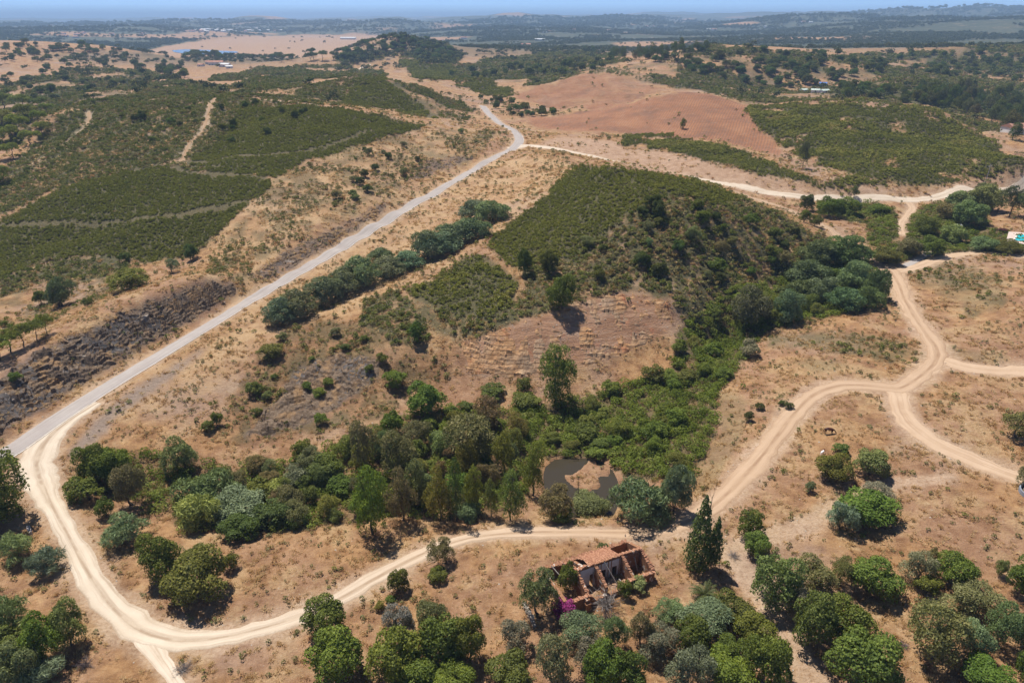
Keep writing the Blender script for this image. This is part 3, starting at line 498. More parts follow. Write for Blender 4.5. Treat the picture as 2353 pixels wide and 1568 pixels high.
# ---------------------------------------------------------------- leaf geometry
def leaf_mesh(name, c, nrm, size, mat, asp=.6, seed=1, lv=None):
    r = np.random.default_rng(seed); n = len(c); nrm = nrm/(np.linalg.norm(nrm, axis=1)[:,None]+1e-9)
    t = np.cross(nrm, r.normal(size=(n, 3))); t /= np.linalg.norm(t, axis=1)[:,None]+1e-9; b = np.cross(nrm, t)
    s = np.reshape(size, (-1, 1))*np.ones((n, 1)); k = s*asp
    v = np.stack([c-t*s*.5, c+b*k*.5+nrm*s*.08, c+t*s*.5, c-b*k*.5+nrm*s*.08], 1).reshape(-1, 3)
    me = bpy.data.meshes.new(name); me.vertices.add(4*n); me.vertices.foreach_set('co', v.astype(np.float32).ravel())
    me.loops.add(4*n); me.loops.foreach_set('vertex_index', np.arange(4*n, dtype=np.int32)); me.polygons.add(n); me.polygons.foreach_set('loop_start', np.arange(0, 4*n, 4, dtype=np.int32))
    at = me.attributes.new('lv', 'FLOAT', 'FACE'); at.data.foreach_set('value', (r.random(n) if lv is None else lv).astype(np.float32))
    me.update(calc_edges=True); me.materials.append(mat); return me
def sph(n, r):
    v = r.normal(size=(n, 3)); return v/np.linalg.norm(v, axis=1)[:,None]
def foliage_material(name, cols, trans=.3, attr=None, dry=None):
    """cols: dark and light leaf colours; None = colour of the object"""
    t = NT(name); lv = t.attr('lv').outputs['Fac']; oi = t.new('ShaderNodeObjectInfo')
    if cols is None:
        oc = oi.outputs['Color']; hs = t.new('ShaderNodeHueSaturation'); t.l.new(oc, hs.inputs['Color']); t.set(hs.inputs['Value'], t.math('ADD', t.math('MULTIPLY', lv, .8), .6)); t.set(hs.inputs['Hue'], t.math('ADD', t.math('MULTIPLY', lv, -.025), .512)); col = hs.outputs[0]
    else:
        f = t.attr('tint', 'INSTANCER').outputs['Fac'] if attr else oi.outputs['Random']
        col = t.ramp(f, [(i/(len(cols)-1), c) for i, c in enumerate(cols)])
        hs = t.new('ShaderNodeHueSaturation'); t.l.new(col, hs.inputs['Color']); t.set(hs.inputs['Value'], t.math('ADD', t.math('MULTIPLY', lv, .7), .65)); col = hs.outputs[0]
    d = t.new('ShaderNodeBsdfDiffuse'); t.l.new(col, d.inputs[0]); tr = t.new('ShaderNodeBsdfTranslucent'); t.l.new(t.mix(.5, col, (.14,.17,.03)) if dry is None else col, tr.inputs[0])
    gl = t.new('ShaderNodeBsdfGlossy'); gl.inputs['Roughness'].default_value = .6; gl.inputs[0].default_value = (.8,.85,.8,1)
    mx = t.new('ShaderNodeMixShader'); mx.inputs[0].default_value = trans; t.l.new(d.outputs[0], mx.inputs[1]); t.l.new(tr.outputs[0], mx.inputs[2])
    m2 = t.new('ShaderNodeMixShader'); m2.inputs[0].default_value = .012 if dry is None else 0; t.l.new(mx.outputs[0], m2.inputs[1]); t.l.new(gl.outputs[0], m2.inputs[2])
    t.l.new(m2.outputs[0], t.out.inputs[0]); t.n.remove(t.b); return t.m
def dome_bush(name, n, mat, seed, h=.85, leaf=.2, lobes=5, up=.2):
    r = np.random.default_rng(seed); cs = np.column_stack([r.uniform(-.26, .26, (lobes, 2)), r.uniform(.25, .5, lobes)*h]); rr = r.uniform(.2, .32, lobes); cs[0] = (0, 0, .4*h); rr[0] = .36
    c, nn = [], []
    for k in range(n*3):
        i = r.integers(lobes); d = sph(1, r)[0]; d[2] = abs(d[2])*.9+.02 if r.random() < .8 else d[2]; p = cs[i]+d*rr[i]*r.uniform(.75, 1.08)*np.array((1, 1, h))
        if p[2] < .03 or any(np.linalg.norm((p-cs[j])/np.array((1, 1, h))) < rr[j]*.7 for j in range(lobes)): continue
        c.append(p); nn.append(d+r.normal(size=3)*.55+np.array((0, 0, up)))
        if len(c) >= n: break
    return leaf_mesh(name, np.array(c), np.array(nn), leaf*r.uniform(.65, 1.25, len(c)), mat, .65, seed)
def tuft_mesh(name, n, mat, seed, h=.6, spread=.35, wd=.035, bend=.5):
    r = np.random.default_rng(seed); vs, fs = [], []
    for k in range(n):
        a = r.uniform(0, 6.28); q = r.uniform(0, spread*.4); o = np.array((math.cos(a)*q, math.sin(a)*q, 0)); a2 = a+r.normal()*.5; L_ = h*r.uniform(.6, 1.1); out = r.uniform(.15, bend)
        d = np.array((math.cos(a2)*out, math.sin(a2)*out, 1.0)); d /= np.linalg.norm(d); s = np.array((-math.sin(a2), math.cos(a2), 0))*wd; mid = o+d*L_*.55; tip = mid+(d+np.array((math.cos(a2), math.sin(a2), -.3))*bend)*L_*.42
        b = len(vs); vs += [o-s, o+s, mid+s*.9, mid-s*.9, tip]; fs += [(b, b+1, b+2, b+3), (b+3, b+2, b+4)]
    me = bpy.data.meshes.new(name); me.from_pydata([tuple(v) for v in vs], [], fs); at = me.attributes.new('lv', 'FLOAT', 'FACE'); at.data.foreach_set('value', np.repeat(r.random(n), 2).astype(np.float32)); me.materials.append(mat); return me
# ---------------------------------------------------------------- scatter as one object per kind of growth
def gn_scatter(name, pts, scale, rot, tint, meshes, zs=None):
    me = bpy.data.meshes.new(name); n = len(pts); me.vertices.add(n); me.vertices.foreach_set('co', pts.astype(np.float32).ravel())
    sc3 = np.column_stack([scale, scale, scale if zs is None else scale*zs]); vi = RNG.integers(0, len(meshes), n)
    for nm, ty, arr, f in (('sc', 'FLOAT_VECTOR', sc3, 'vector'), ('rz', 'FLOAT_VECTOR', np.column_stack([RNG.normal(size=n)*.1, RNG.normal(size=n)*.1, rot]), 'vector'), ('tint', 'FLOAT', tint, 'value'), ('vi', 'INT', vi, 'value')):
        at = me.attributes.new(nm, ty, 'POINT'); at.data.foreach_set(f, np.ascontiguousarray(arr, dtype=np.int32 if ty == 'INT' else np.float32).ravel())
    o = bpy.data.objects.new(name, me); COL.objects.link(o); o['kind'] = 'stuff'
    pc = bpy.data.collections.new(name+'_kinds')
    for i, m_ in enumerate(meshes):
        p = bpy.data.objects.new(f'{name}_kind_{i}', m_); pc.objects.link(p)
    g = bpy.data.node_groups.new(name, 'GeometryNodeTree'); g.interface.new_socket('Geometry', in_out='INPUT', socket_type='NodeSocketGeometry'); g.interface.new_socket('Geometry', in_out='OUTPUT', socket_type='NodeSocketGeometry')
    N_ = g.nodes.new; gi, go = N_('NodeGroupInput'), N_('NodeGroupOutput'); ip = N_('GeometryNodeInstanceOnPoints'); ci = N_('GeometryNodeCollectionInfo'); ci.inputs['Collection'].default_value = pc; ci.inputs['Separate Children'].default_value = True; ci.inputs['Reset Children'].default_value = True
    def na(nm, ty):
        q = N_('GeometryNodeInputNamedAttribute'); q.data_type = ty; q.inputs[0].default_value = nm; return next(s for s in q.outputs if s.enabled and s.name == 'Attribute')
    lk = g.links.new; mp = N_('GeometryNodeMeshToPoints'); lk(gi.outputs[0], mp.inputs[0]); lk(mp.outputs[0], ip.inputs['Points']); lk(ci.outputs[0], ip.inputs['Instance']); ip.inputs['Pick Instance'].default_value = True
    lk(na('vi', 'INT'), ip.inputs['Instance Index']); lk(na('rz', 'FLOAT_VECTOR'), ip.inputs['Rotation']); lk(na('sc', 'FLOAT_VECTOR'), ip.inputs['Scale']); lk(ip.outputs[0], go.inputs[0])
    md = o.modifiers.new('grow', 'NODES'); md.node_group = g; return o
DA = AZ[1]-AZ[0]; CELL = (GD**2*DA*np.gradient(GL, axis=0))
UF, VF = project(GX, GY, GZ); INVIEW = (UF > -260) & (UF < 2620) & (VF > -60) & (VF < 1720)
def scatter(dens, lod=350, maxd=3000, power=1.0):
    q = np.maximum(1, GD/lod)**power; lam = np.where(INVIEW & (GD < maxd), dens/q**2*CELL, 0); cnt = RNG.poisson(lam); ii, jj = np.nonzero(cnt); rep = cnt[ii, jj]; ii = np.repeat(ii, rep); jj = np.repeat(jj, rep)
    l = GL[ii, jj]+(RNG.random(len(ii))-.5)*np.gradient(LD)[ii]; a = GA[ii, jj]+(RNG.random(len(ii))-.5)*DA; d = np.exp(l); x, y = d*np.sin(a), d*np.cos(a); z = grid_at(GZ, x, y)
    return np.column_stack([x, y, z]), q[ii, jj], ii, jj
off_road = ROADD > .6
nD, nM, nS = PN(150, 71), PN(45, 72, 5), PN(28, 73, 5)
# olive green rockrose
m1 = foliage_material('rockrose_leaf', [(0.127,0.130,0.019), (0.198,0.195,0.028), (0.261,0.253,0.043), (0.332,0.273,0.071)], .38, attr=True)
PLANT = m(Q1, Q2b, B1, B2, B3, H1, jit=7)
dens = (1.1+.9*PLANT)*(S_DENSE & ~GAP & off_road)+.3*soft(S_DENSE, 14)*(~S_DENSE)*off_road*(~GAP)*(QUA < .1)*(nM > -.1)
pts, q, ii, jj = scatter(dens, 330)
gn_scatter('rockrose_scrub', pts, q*RNG.uniform(.9, 1.45, len(q))*np.where(PLANT[ii,jj], .8, 1)*(1+.4*np.clip(nS[ii,jj]*3,-.4,1)*(~PLANT[ii,jj])), RNG.uniform(0, 6.28, len(q)), np.clip(.42+(.45*nM[ii, jj]+.7*nS[ii, jj])*np.where(PLANT[ii, jj], .3, 1)+RNG.normal(size=len(q))*.15, 0, 1), [dome_bush(f'rockrose_{k}', 60, m1, 100+k, .95, .25) for k in range(4)], RNG.uniform(.75, 1.25, len(q)))
# mixed grey, olive and brown shrubs
m2 = foliage_material('mixed_shrub_leaf', [(0.099,0.119,0.021), (0.173,0.195,0.034), (0.240,0.232,0.059), (0.332,0.276,0.123), (0.271,0.169,0.052)], .35, attr=True)
dens = off_road*(~GAP)*(.85*(S_MIX & ~S_DENSE)*(nM > -.42)+.2*(S_SPARSE & ~S_MIX & ~S_DENSE)*np.clip(.4+nS*2.6+nM, 0, 2.2)+.2*S_VAL+.03*(GD < 500)*np.clip(6*PN(22, 79, 5)-.4, 0, 2)*(RED < .3)+.03*(RED > .5)*(nM > .25))*(1-.92*np.clip(CUT, 0, 1))*(1-.93*np.clip(QUA, 0, 1))*(1-.9*np.clip(BAN, 0, 1))*(1-.8*PLA)*(pm < .05)
pts, q, ii, jj = scatter(dens, 330)
gn_scatter('mixed_shrubs', pts, q*RNG.uniform(.6, 1.9, len(q))*np.where(GD[ii, jj] < 140, .75, 1), RNG.uniform(0, 6.28, len(q)), np.clip(.42+.13*m(H3)[ii, jj]+.55*nM[ii, jj]+RNG.normal(size=len(q))*.26, 0, 1), [dome_bush(f'mixed_shrub_{k}', 64, m2, 200+k, .9, .22) for k in range(4)], RNG.uniform(.6, 1.2, len(q)))
# green brambles and mastic in the valley
m3 = foliage_material('bramble_leaf', [(0.139,0.177,0.018), (0.209,0.260,0.030), (0.253,0.298,0.045), (0.278,0.291,0.065)], .48, attr=True)
dens = off_road*(.6*S_GREEN+.42*S_VAL*(nS > -.2)+.25*m(THK, THK2)*(nS > -.25))*(pm < .05)*(im < .1)
pts, q, ii, jj = scatter(dens, 330)
gn_scatter('bramble_thicket', pts, q*RNG.uniform(1.3, 3.0, len(q)), RNG.uniform(0, 6.28, len(q)), np.clip(.45+.8*nM[ii, jj]+RNG.normal(size=len(q))*.22, 0, 1), [dome_bush(f'bramble_{k}', 150, m3, 300+k, .8, .13, 7) for k in range(3)], RNG.uniform(.7, 1.1, len(q)))
# dry grass and thistles
m4 = foliage_material('dry_grass_blade', [(.4,.24,.1), (.56,.39,.19), (.66,.5,.28), (.36,.19,.075)], .5, attr=True, dry=1)
grassy = off_road*(RED < .2)*(1-np.clip(CUT, 0, 1)*.8)*(1-np.clip(QUA, 0, 1))*(pm < .05)*(~S_DENSE)*(1-.7*np.clip(SHL, 0, 1))*(1-.7*BAN)
dens = 1.6*grassy*np.clip(.35+2.6*PN(70, 77)+nS, 0.04, 2)
pts, q, ii, jj = scatter(dens, 130, 420)
gn_scatter('dry_grass', pts, q*RNG.uniform(.5, 1.15, len(q)), RNG.uniform(0, 6.28, len(q)), np.clip(.45+.7*nM[ii, jj]+RNG.normal(size=len(q))*.25, 0, 1), [tuft_mesh(f'dry_tuft_{k}', 22, m4, 400+k, .45, .9, .03, .9) for k in range(3)])
# low grey-green herbs dotted over the dry ground
m5 = foliage_material('herb_leaf', [(.17,.115,.04), (.17,.165,.05), (.21,.21,.075), (.27,.25,.12), (.22,.13,.05)], .35, attr=True)
dens = grassy*(.34*np.clip(5*PN(30, 78, 5)+.35, 0.05, 2.5)+.75*m(Q3, Q3b)*np.clip(.4+3*nS, 0, 2)+.35*m(GOLD)*np.clip(.2+3*nS, 0, 2)+.30*m(FGR, FGR2, FGR3, FGR4, FGR6)*np.clip(.5+2*nM, 0, 2)+.45*m(H5)*(CUT < .2)+.2*m(V2))
pts, q, ii, jj = scatter(dens, 160, 600)
gn_scatter('low_herbs', pts, q*RNG.uniform(.2, 1, len(q))**1.6*1.1, RNG.uniform(0, 6.28, len(q)), np.clip(.45+.5*nM[ii, jj]+RNG.normal(size=len(q))*.25, 0, 1), [dome_bush(f'herb_{k}', 34, m5, 500+k, .8, .26, 3) for k in range(3)])
# stones
ms = NT('pale_stone'); ms.base(ms.mix(ms.noise(3, 4, .6, ms.pos()), (.3,.24,.19), (.55,.47,.39)))
def stone(k):
    r = np.random.default_rng(k); bm = bmesh.new(); bmesh.ops.create_icosphere(bm, subdivisions=1, radius=.5)
    for v in bm.verts: v.co *= r.uniform(.7, 1.15); v.co.z *= .6
    me = bpy.data.meshes.new(f'stone_{k}'); bm.to_mesh(me); bm.free(); me.materials.append(ms.m); return me
dens = (GD < 260)*(ROADD > .2)*(.012+.10*np.clip(QUA+CUT*.5, 0, 1)+.08*(ROADD < 1.5)*(nM > 0))*(pm < .05)
pts, q, ii, jj = scatter(dens, 200, 260)
gn_scatter('loose_stones', pts, q*RNG.uniform(.1, .45, len(q))**1, RNG.uniform(0, 6.28, len(q)), RNG.random(len(q)), [stone(k) for k in range(3)])
# ---------------------------------------------------------------- trees
LEAF = foliage_material('tree_leaf', None, .4)
def bark_mat():
    t = NT('bark'); n = t.noise(6, 5, .7, t.pos((1, 1, .3))); t.base(t.ramp(n, [(.3,(.05,.038,.028)),(.7,(.17,.13,.1))])); t.bump(n, .5, .05); return t.m
BARK = bark_mat(); DEADM = NT('dead_wood'); DEADM.base(DEADM.mix(DEADM.noise(2, 3, .6, DEADM.pos()), (.2,.17,.15), (.36,.32,.29))); DEADM = DEADM.m
def crown(name, seed, lobes, env, lr, n, leaf, zc=.55, low=-.5, jit=.6, asp=.62, fill=.12, up=.15, tilt=None):
    r = np.random.default_rng(seed); cs, rr = [], []
    for _ in range(lobes*30):
        d = sph(1, r)[0]
        if d[2] < low: continue
        k = r.uniform(.4, .9); c = np.array((0, 0, zc))+d*np.array(env)*k
        R = r.uniform(lr[0]*.6, lr[1]*1.1)
        if all(np.linalg.norm(c-q) > .55*min(R, s) for q, s in zip(cs, rr)): cs.append(c); rr.append(R)
        if len(cs) >= lobes: break
    cs.append(np.array((0, 0, zc))); rr.append(min(env)*.55); cs = np.array(cs); rr = np.array(rr); w_ = rr**2/np.sum(rr**2)
    m_ = n*4; i = r.choice(len(cs), m_, p=w_); d = sph(m_, r); d[:,2] = np.where(d[:,2] < -.35, -d[:,2], d[:,2]); p = cs[i]+d*rr[i][:,None]*r.uniform(.72, 1.1, (m_, 1))
    dist = np.linalg.norm(p[:,None]-cs[None], axis=2)/rr[None]; ok = (np.sort(dist, 1)[:,0] > .68)|(r.random(m_) < fill*.4); ok &= p[:,2] > .01
    p, d = p[ok][:n], d[ok][:n]; p = p+d*(r.random((len(p), 1)) < .12)*r.uniform(0, .06, (len(p), 1)); nn = d+r.normal(size=p.shape)*jit+np.array((0, 0, up))
    if tilt is not None: nn = nn*np.array((1, 1, tilt))
    lvv = np.clip(r.random(len(p))*.7+.3*(np.sin(cs[i[ok][:n]].sum(1)*57)*.5+.5), 0, 1)
    return leaf_mesh(name, p, nn, leaf*r.uniform(.6, 1.3, len(p)), LEAF, asp, seed, lvv)
def tube(vs, fs, a, b, ra, rb, k=6):
    a, b = np.array(a, float), np.array(b, float); d = b-a; d /= np.linalg.norm(d)+1e-9; s = np.cross(d, (.3, .9, .2)); s /= np.linalg.norm(s); t = np.cross(d, s); o = len(vs)
    for c, r_ in ((a, ra), (b, rb)):
        for q in range(k):
            an = 2*math.pi*q/k; vs.append(tuple(c+(s*math.cos(an)+t*math.sin(an))*r_))
    for q in range(k): fs.append((o+q, o+(q+1) % k, o+k+(q+1) % k, o+k+q))
    fs.append(tuple(o+k+q for q in range(k)))
def trunk(name, seed, h, r0, top=.75, limbs=5, spread=.3, lean=.05, stems=1):
    r = np.random.default_rng(seed); vs, fs = [], []
    for s_ in range(stems):
        x = np.array((r.normal()*.05*(stems > 1), r.normal()*.05*(stems > 1), -.06)); pts = [x]; n = 5
        for k in range(n): x = x+np.array((r.normal()*lean, r.normal()*lean, top*h/n+.012)); pts.append(x)
        for k in range(n): tube(vs, fs, pts[k], pts[k+1], r0*(1-.75*k/n)*(1.35 if k == 0 else 1), r0*(1-.75*(k+1)/n))
        for l in range(limbs):
            k = r.integers(2, n+1); a = r.uniform(0, 6.28); e = pts[k]+np.array((math.cos(a)*spread*r.uniform(.5, 1), math.sin(a)*spread*r.uniform(.5, 1), r.uniform(.08, .25)*h)); mid = (pts[k]+e)/2+np.array((0, 0, -.02)); rr_ = r0*(1-.75*k/n)*.6; tube(vs, fs, pts[k], mid, rr_, rr_*.7, 5); tube(vs, fs, mid, e, rr_*.7, rr_*.25, 5)
    me = bpy.data.meshes.new(name); me.from_pydata(vs, [], fs); me.materials.append(BARK); return me
KIND = {}
def kind(k, crowns, trunks): KIND[k] = (crowns, trunks)
kind('oak', [crown(f'oak_crown_{i}', 10+i, 30, (.5,.5,.46), (.14,.23), 7600, .053, .48, -.75) for i in range(4)], [trunk(f'oak_trunk_{i}', i, .9, .04, .6, 6, .3) for i in range(2)])
kind('shrub', [crown(f'shrub_crown_{i}', 30+i, 24, (.5,.5,.5), (.13,.22), 3800, .066, .42, -.5) for i in range(3)], [trunk('shrub_stem', 3, .8, .02, .55, 6, .3, .05, 3)])
kind('olive', [crown(f'olive_crown_{i}', 50+i, 26, (.5,.5,.46), (.14,.24), 7000, .052, .5, -.8, .9, .46) for i in range(4)], [trunk(f'olive_trunk_{i}', 20+i, .9, .04, .62, 6, .32, .08) for i in range(2)])
kind('stone_pine', [crown(f'stone_pine_crown_{i}', 70+i, 26, (.5,.5,.22), (.11,.18), 3800, .06, .68, -.3, .7, .42) for i in range(3)], [trunk(f'stone_pine_trunk_{i}', 40+i, 1, .03, .72, 7, .3, .03) for i in range(2)])
kind('pine', [crown(f'pine_crown_{i}', 90+i, 30, (.46,.46,.5), (.12,.22), 4600, .06, .5, -.95, .9, .36, .3) for i in range(3)], [trunk(f'pine_trunk_{i}', 60+i, 1, .03, .85, 7, .25, .04) for i in range(2)])
kind('acacia', [crown(f'acacia_crown_{i}', 110+i, 30, (.5,.5,.5), (.12,.22), 4600, .11, .46, -.8, .7, .2, .3, .0, .45) for i in range(4)], [trunk('acacia_trunk', 80, .9, .03, .7, 6, .3, .05, 2)])
kind('eucalyptus', [crown(f'eucalyptus_crown_{i}', 130+i, 22, (.46,.46,.38), (.12,.22), 3400, .065, .6, -.8, 1.0, .32, .3) for i in range(3)], [trunk(f'eucalyptus_trunk_{i}', 90+i, 1, .025, .85, 7, .28, .05, 1+i) for i in range(2)])
def cone_crown(name, seed, n):
    r = np.random.default_rng(seed); c, nn = [], []
    for (ox, sc, top, base) in ((-.06, .92, 1.0, .03), (.2, .5, .72, .1)):
        for k in range(int(n*(.68 if ox < 0 else .32))):
            t = 1-r.random()**.62; z = base+(top-base)*t; rad = sc*(.30*(1-t)**.7*(.55+.45*min(1, t*5)))*(1+.28*math.sin(z*70+r.integers(5)*1.3)); a = r.uniform(0, 6.28); q = rad*r.uniform(.35, 1.05)**.6
            c.append((ox+math.cos(a)*q, math.sin(a)*q, z)); nn.append((math.cos(a)*.6+r.normal()*.6, math.sin(a)*.6+r.normal()*.6, r.normal()*.6+.3))
    return leaf_mesh(name, np.array(c), np.array(nn), .05*r.uniform(.6, 1.3, len(c)), LEAF, .5, seed)
kind('cypress', [cone_crown('cypress_crown', 150, 3600)], [trunk('cypress_trunk', 95, 1, .02, .95, 10, .14, .01)])
KIND['cypress'][0][0].transform(Matrix.Diagonal((1.35, 1.35, 1, 1)))
kind('bushy_pine', [crown('bushy_pine_crown', 161, 44, (.46,.46,.5), (.1,.19), 6500, .055, .5, -1, .9, .34, .3)], [trunk('bushy_pine_trunk', 98, 1, .03, .9, 8, .25, .02)])
kind('slim_cypress', [crown('slim_cypress_crown', 160, 26, (.32,.32,.5), (.1,.16), 1900, .06, .5, -.9, .7, .4)], [trunk('slim_cypress_trunk', 96, 1, .03, .9, 6, .1, .01)])
kind('reed', [crown(f'reed_leaves_{i}', 170+i, 30, (.5,.5,.5), (.1,.18), 2600, .17, .44, -.6, .9, .13, .5, .2, .5) for i in range(2)], [trunk('reed_canes', 97, .9, .012, .7, 8, .3, .05, 5)])
HUG = {'oak', 'shrub', 'olive', 'acacia', 'reed'}
COLR = {'oak': (0.144,0.176,0.030), 'carob': (0.180,0.221,0.037), 'lush': (.168,.208,.036), 'olive': (0.240,0.246,0.090), 'silver': (.3,.3,.2), 'pine': (0.240,0.248,0.052), 'stone': (0.210,0.236,0.039), 'acacia': (0.186,0.236,0.098), 'tamarisk': (0.282,0.335,0.167), 'euc': (0.150,0.161,0.057), 'brown': (0.252,0.198,0.086), 'pale': (0.456,0.459,0.161), 'dark': (0.098,0.124,0.028), 'far': (0.114,0.155,0.041), 'bramble': (0.198,0.229,0.041), 'grey': (.235,.245,.125)}
TREES = []
def put(kindname, x, y, w_, h_, colr, label, group=None, name=None, cat=None, sink=0, rot=None):
    cr, tr = KIND[kindname]; rv = random.random(); z = hz(x, y)-sink
    jit = [c*random.uniform(.85, 1.18) for c in COLR[colr]]; rot = random.uniform(0, 6.28) if rot is None else rot
    bush = kindname in ('shrub', 'reed')
    nm = name or ({'oak': 'oak_tree', 'olive': 'olive_tree', 'stone_pine': 'umbrella_pine', 'pine': 'pine_tree', 'acacia': 'acacia_tree', 'eucalyptus': 'eucalyptus_tree', 'cypress': 'cypress_tree', 'slim_cypress': 'cypress_tree', 'shrub': 'shrub', 'reed': 'reed_clump', 'bushy_pine': 'pine_tree'}[kindname])
    e = bpy.data.objects.new(nm, None); e.empty_display_size = .5; e.location = (x, y, z); e.rotation_euler = (0, 0, rot); e.scale = (w_, w_*random.uniform(.9, 1.1), h_); COL.objects.link(e)
    t = bpy.data.objects.new('stem' if bush else 'trunk', random.choice(tr)); t.parent = e; COL.objects.link(t)
    c = bpy.data.objects.new('foliage' if bush else 'crown', random.choice(cr)); c.parent = e; c.color = (*jit, 1); COL.objects.link(c)
    e['label'] = label; e['category'] = cat or ('shrub' if bush else 'tree')
    if group: e['group'] = group
    TREES.append((x, y, w_)); return e
def boxed(kindname, x0, y0, x1, y1, colr, label, group=None, name=None, cat=None, rot=None, hs=1.0):
    uc, vc = (x0+x1)/2, (y0+y1)/2; x, y, z = hit(uc, y1)
    for it in range(4):
        Z = y*CP+(HC-z)*SP; a = math.atan2(HC-z, math.hypot(x, y)); s = Z/F; c_ = (x1-x0)*s/2
        if kindname in HUG:
            b = math.sqrt(max(((y1-y0)*s/2)**2-(c_*math.sin(a))**2, (.45*c_)**2))/math.cos(a); b = min(max(b, .5*c_), 1.9*c_); x, y, z = hit(uc, vc+(b*.92)*math.cos(a)/s)
        else:
            b = max((y1-y0)*s/math.cos(a)/2-c_*.25*math.sin(a), .6*c_); x, y, z = hit(uc, y1-.1*(x1-x0)*math.sin(a))
    return put(kindname, x, y, 2*c_*1.03, 2*b*hs, colr, label, group, name, cat, rot=rot)
Bx = boxed
# near the ruin and along the chalky track
Bx('cypress',1560,1144,1655,1312,'euc','tall pointed conifer with a smaller twin leader, beside the track east of the ruin', rot=0)
Bx('shrub',1691,1170,1750,1238,'oak','round dark bush by the bend of the orange footpath, east of the tall pointed conifer')
Bx('oak',1708,1227,1767,1284,'carob','small rounded tree at the broken end of the red earth bank')
Bx('olive',1200,1318,1276,1420,'olive','broad grey-green olive tree filling the walled yard at the west end of the ruin')
Bx('shrub',1283,1294,1331,1362,'lush','bright green fig bush growing inside the roofless room of the ruin')
Bx('shrub',1419,1335,1450,1375,'lush','small bright green shrub against the front wall of the ruin')
Bx('shrub',1450,1325,1486,1362,'pale','pale yellowish shrub at the front corner of the ruin')
Bx('shrub',1374,1248,1398,1266,'dark','small dark bush behind the tiled rear lean-to of the ruin')
Bx('olive',988,1239,1041,1301,'olive','slim pale tree standing at the lower edge of the chalky track'); Bx('shrub',986,1301,1030,1340,'oak','low dark bush below the slim pale tree at the track')
Bx('oak',892,1311,936,1364,'oak','solitary dark round tree on the bank below the chalky track')
Bx('shrub',886,1368,908,1385,'oak','small bush under the solitary dark round tree'); Bx('shrub',926,1408,948,1434,'olive','small grey-green bush between the two front thickets'); Bx('shrub',860,1380,884,1402,'bramble','low bramble bush on the bank edge under the chalky track')
Bx('oak',703,1380,797,1474,'carob','dense carob tree touching the outer bend of the chalky track'); Bx('oak',716,1462,836,1585,'carob','large carob tree with a dull olive flank, south of the one touching the track')
Bx('olive',885,1394,954,1469,'silver','silvery olive tree beside the dense carob trees'); Bx('olive',960,1380,1028,1459,'olive','upright olive tree with a ragged top behind the big carob grove')
G1_ = 'trees of the grove south of the ruin'
for b, l in (((857,1459,971,1575),'dense carob at the west edge of the south-west grove, facing the silvery olive'),((967,1421,1062,1530),'tallest lumpy carob of the south-west grove, below the ragged olive'),((1046,1425,1116,1524),'upright carob at the east edge of the south-west grove'),((902,1507,1008,1590),'low carob at the southern front of the south-west grove, west half'),((998,1514,1088,1590),'low carob at the southern front of the south-west grove, east half')): Bx('oak',*b,'carob',l, G1_)
Bx('olive',1153,1428,1224,1504,'silver','lone silvery olive at the edge of the grove, south of the stone yard wall')
for b, l in (((1125,1500,1228,1590),'dark oak below the lone silvery olive, south of the ruin'),((1338,1483,1425,1590),'dark oak in the middle of the grove south of the ruin'),((1400,1500,1475,1590),'dark oak at the east end of the grove south of the ruin')): Bx('oak',*b,'oak',l, G1_)
for b, l in (((1222,1473,1316,1590),'grey-green olive at the southern front between two dark oaks'),((1292,1408,1380,1490),'grey-green olive right in front of the bougainvillea'),((1314,1462,1402,1548),'grey-green olive one step south of the bougainvillea olive'),((1384,1420,1440,1498),'slim grey-green olive below the brown dry bush')): Bx('olive',*b,'grey',l, G1_)
Bx('olive',1445,1400,1500,1507,'olive','narrow olive tree between the grove and the palm')
G2_ = 'trees packed beside the palm'
for b, k, c in (((1626,1359,1724,1438),'oak','oak'),((1691,1414,1779,1495),'oak','carob'),((1640,1459,1710,1526),'oak','oak'),((1708,1466,1803,1585),'oak','carob'),((1616,1500,1714,1590),'oak','carob'),((1543,1425,1624,1509),'oak','oak')): Bx(k,*b,c,{1626:'dark rounded oak directly below the palm',1691:'leafy oak on the east shoulder of the palm grove',1640:'small dark oak in the heart of the palm grove',1708:'large leafy oak at the south-east corner of the palm grove',1616:'leafy oak at the southern front of the palm grove',1543:'dark oak at the west side of the palm grove'}[b[0]], G2_)
for b in ((1565,1380,1673,1458),(1500,1372,1570,1430),(1535,1490,1626,1590),(1470,1440,1550,1520)): Bx('olive',*b,'grey',{1565:'silver-grey olive just west of the palm',1500:'grey olive at the north-west tip of the palm grove',1535:'grey olive at the southern front of the palm grove',1470:'grey olive bridging the palm grove and the grove south of the ruin'}[b[0]], G2_)
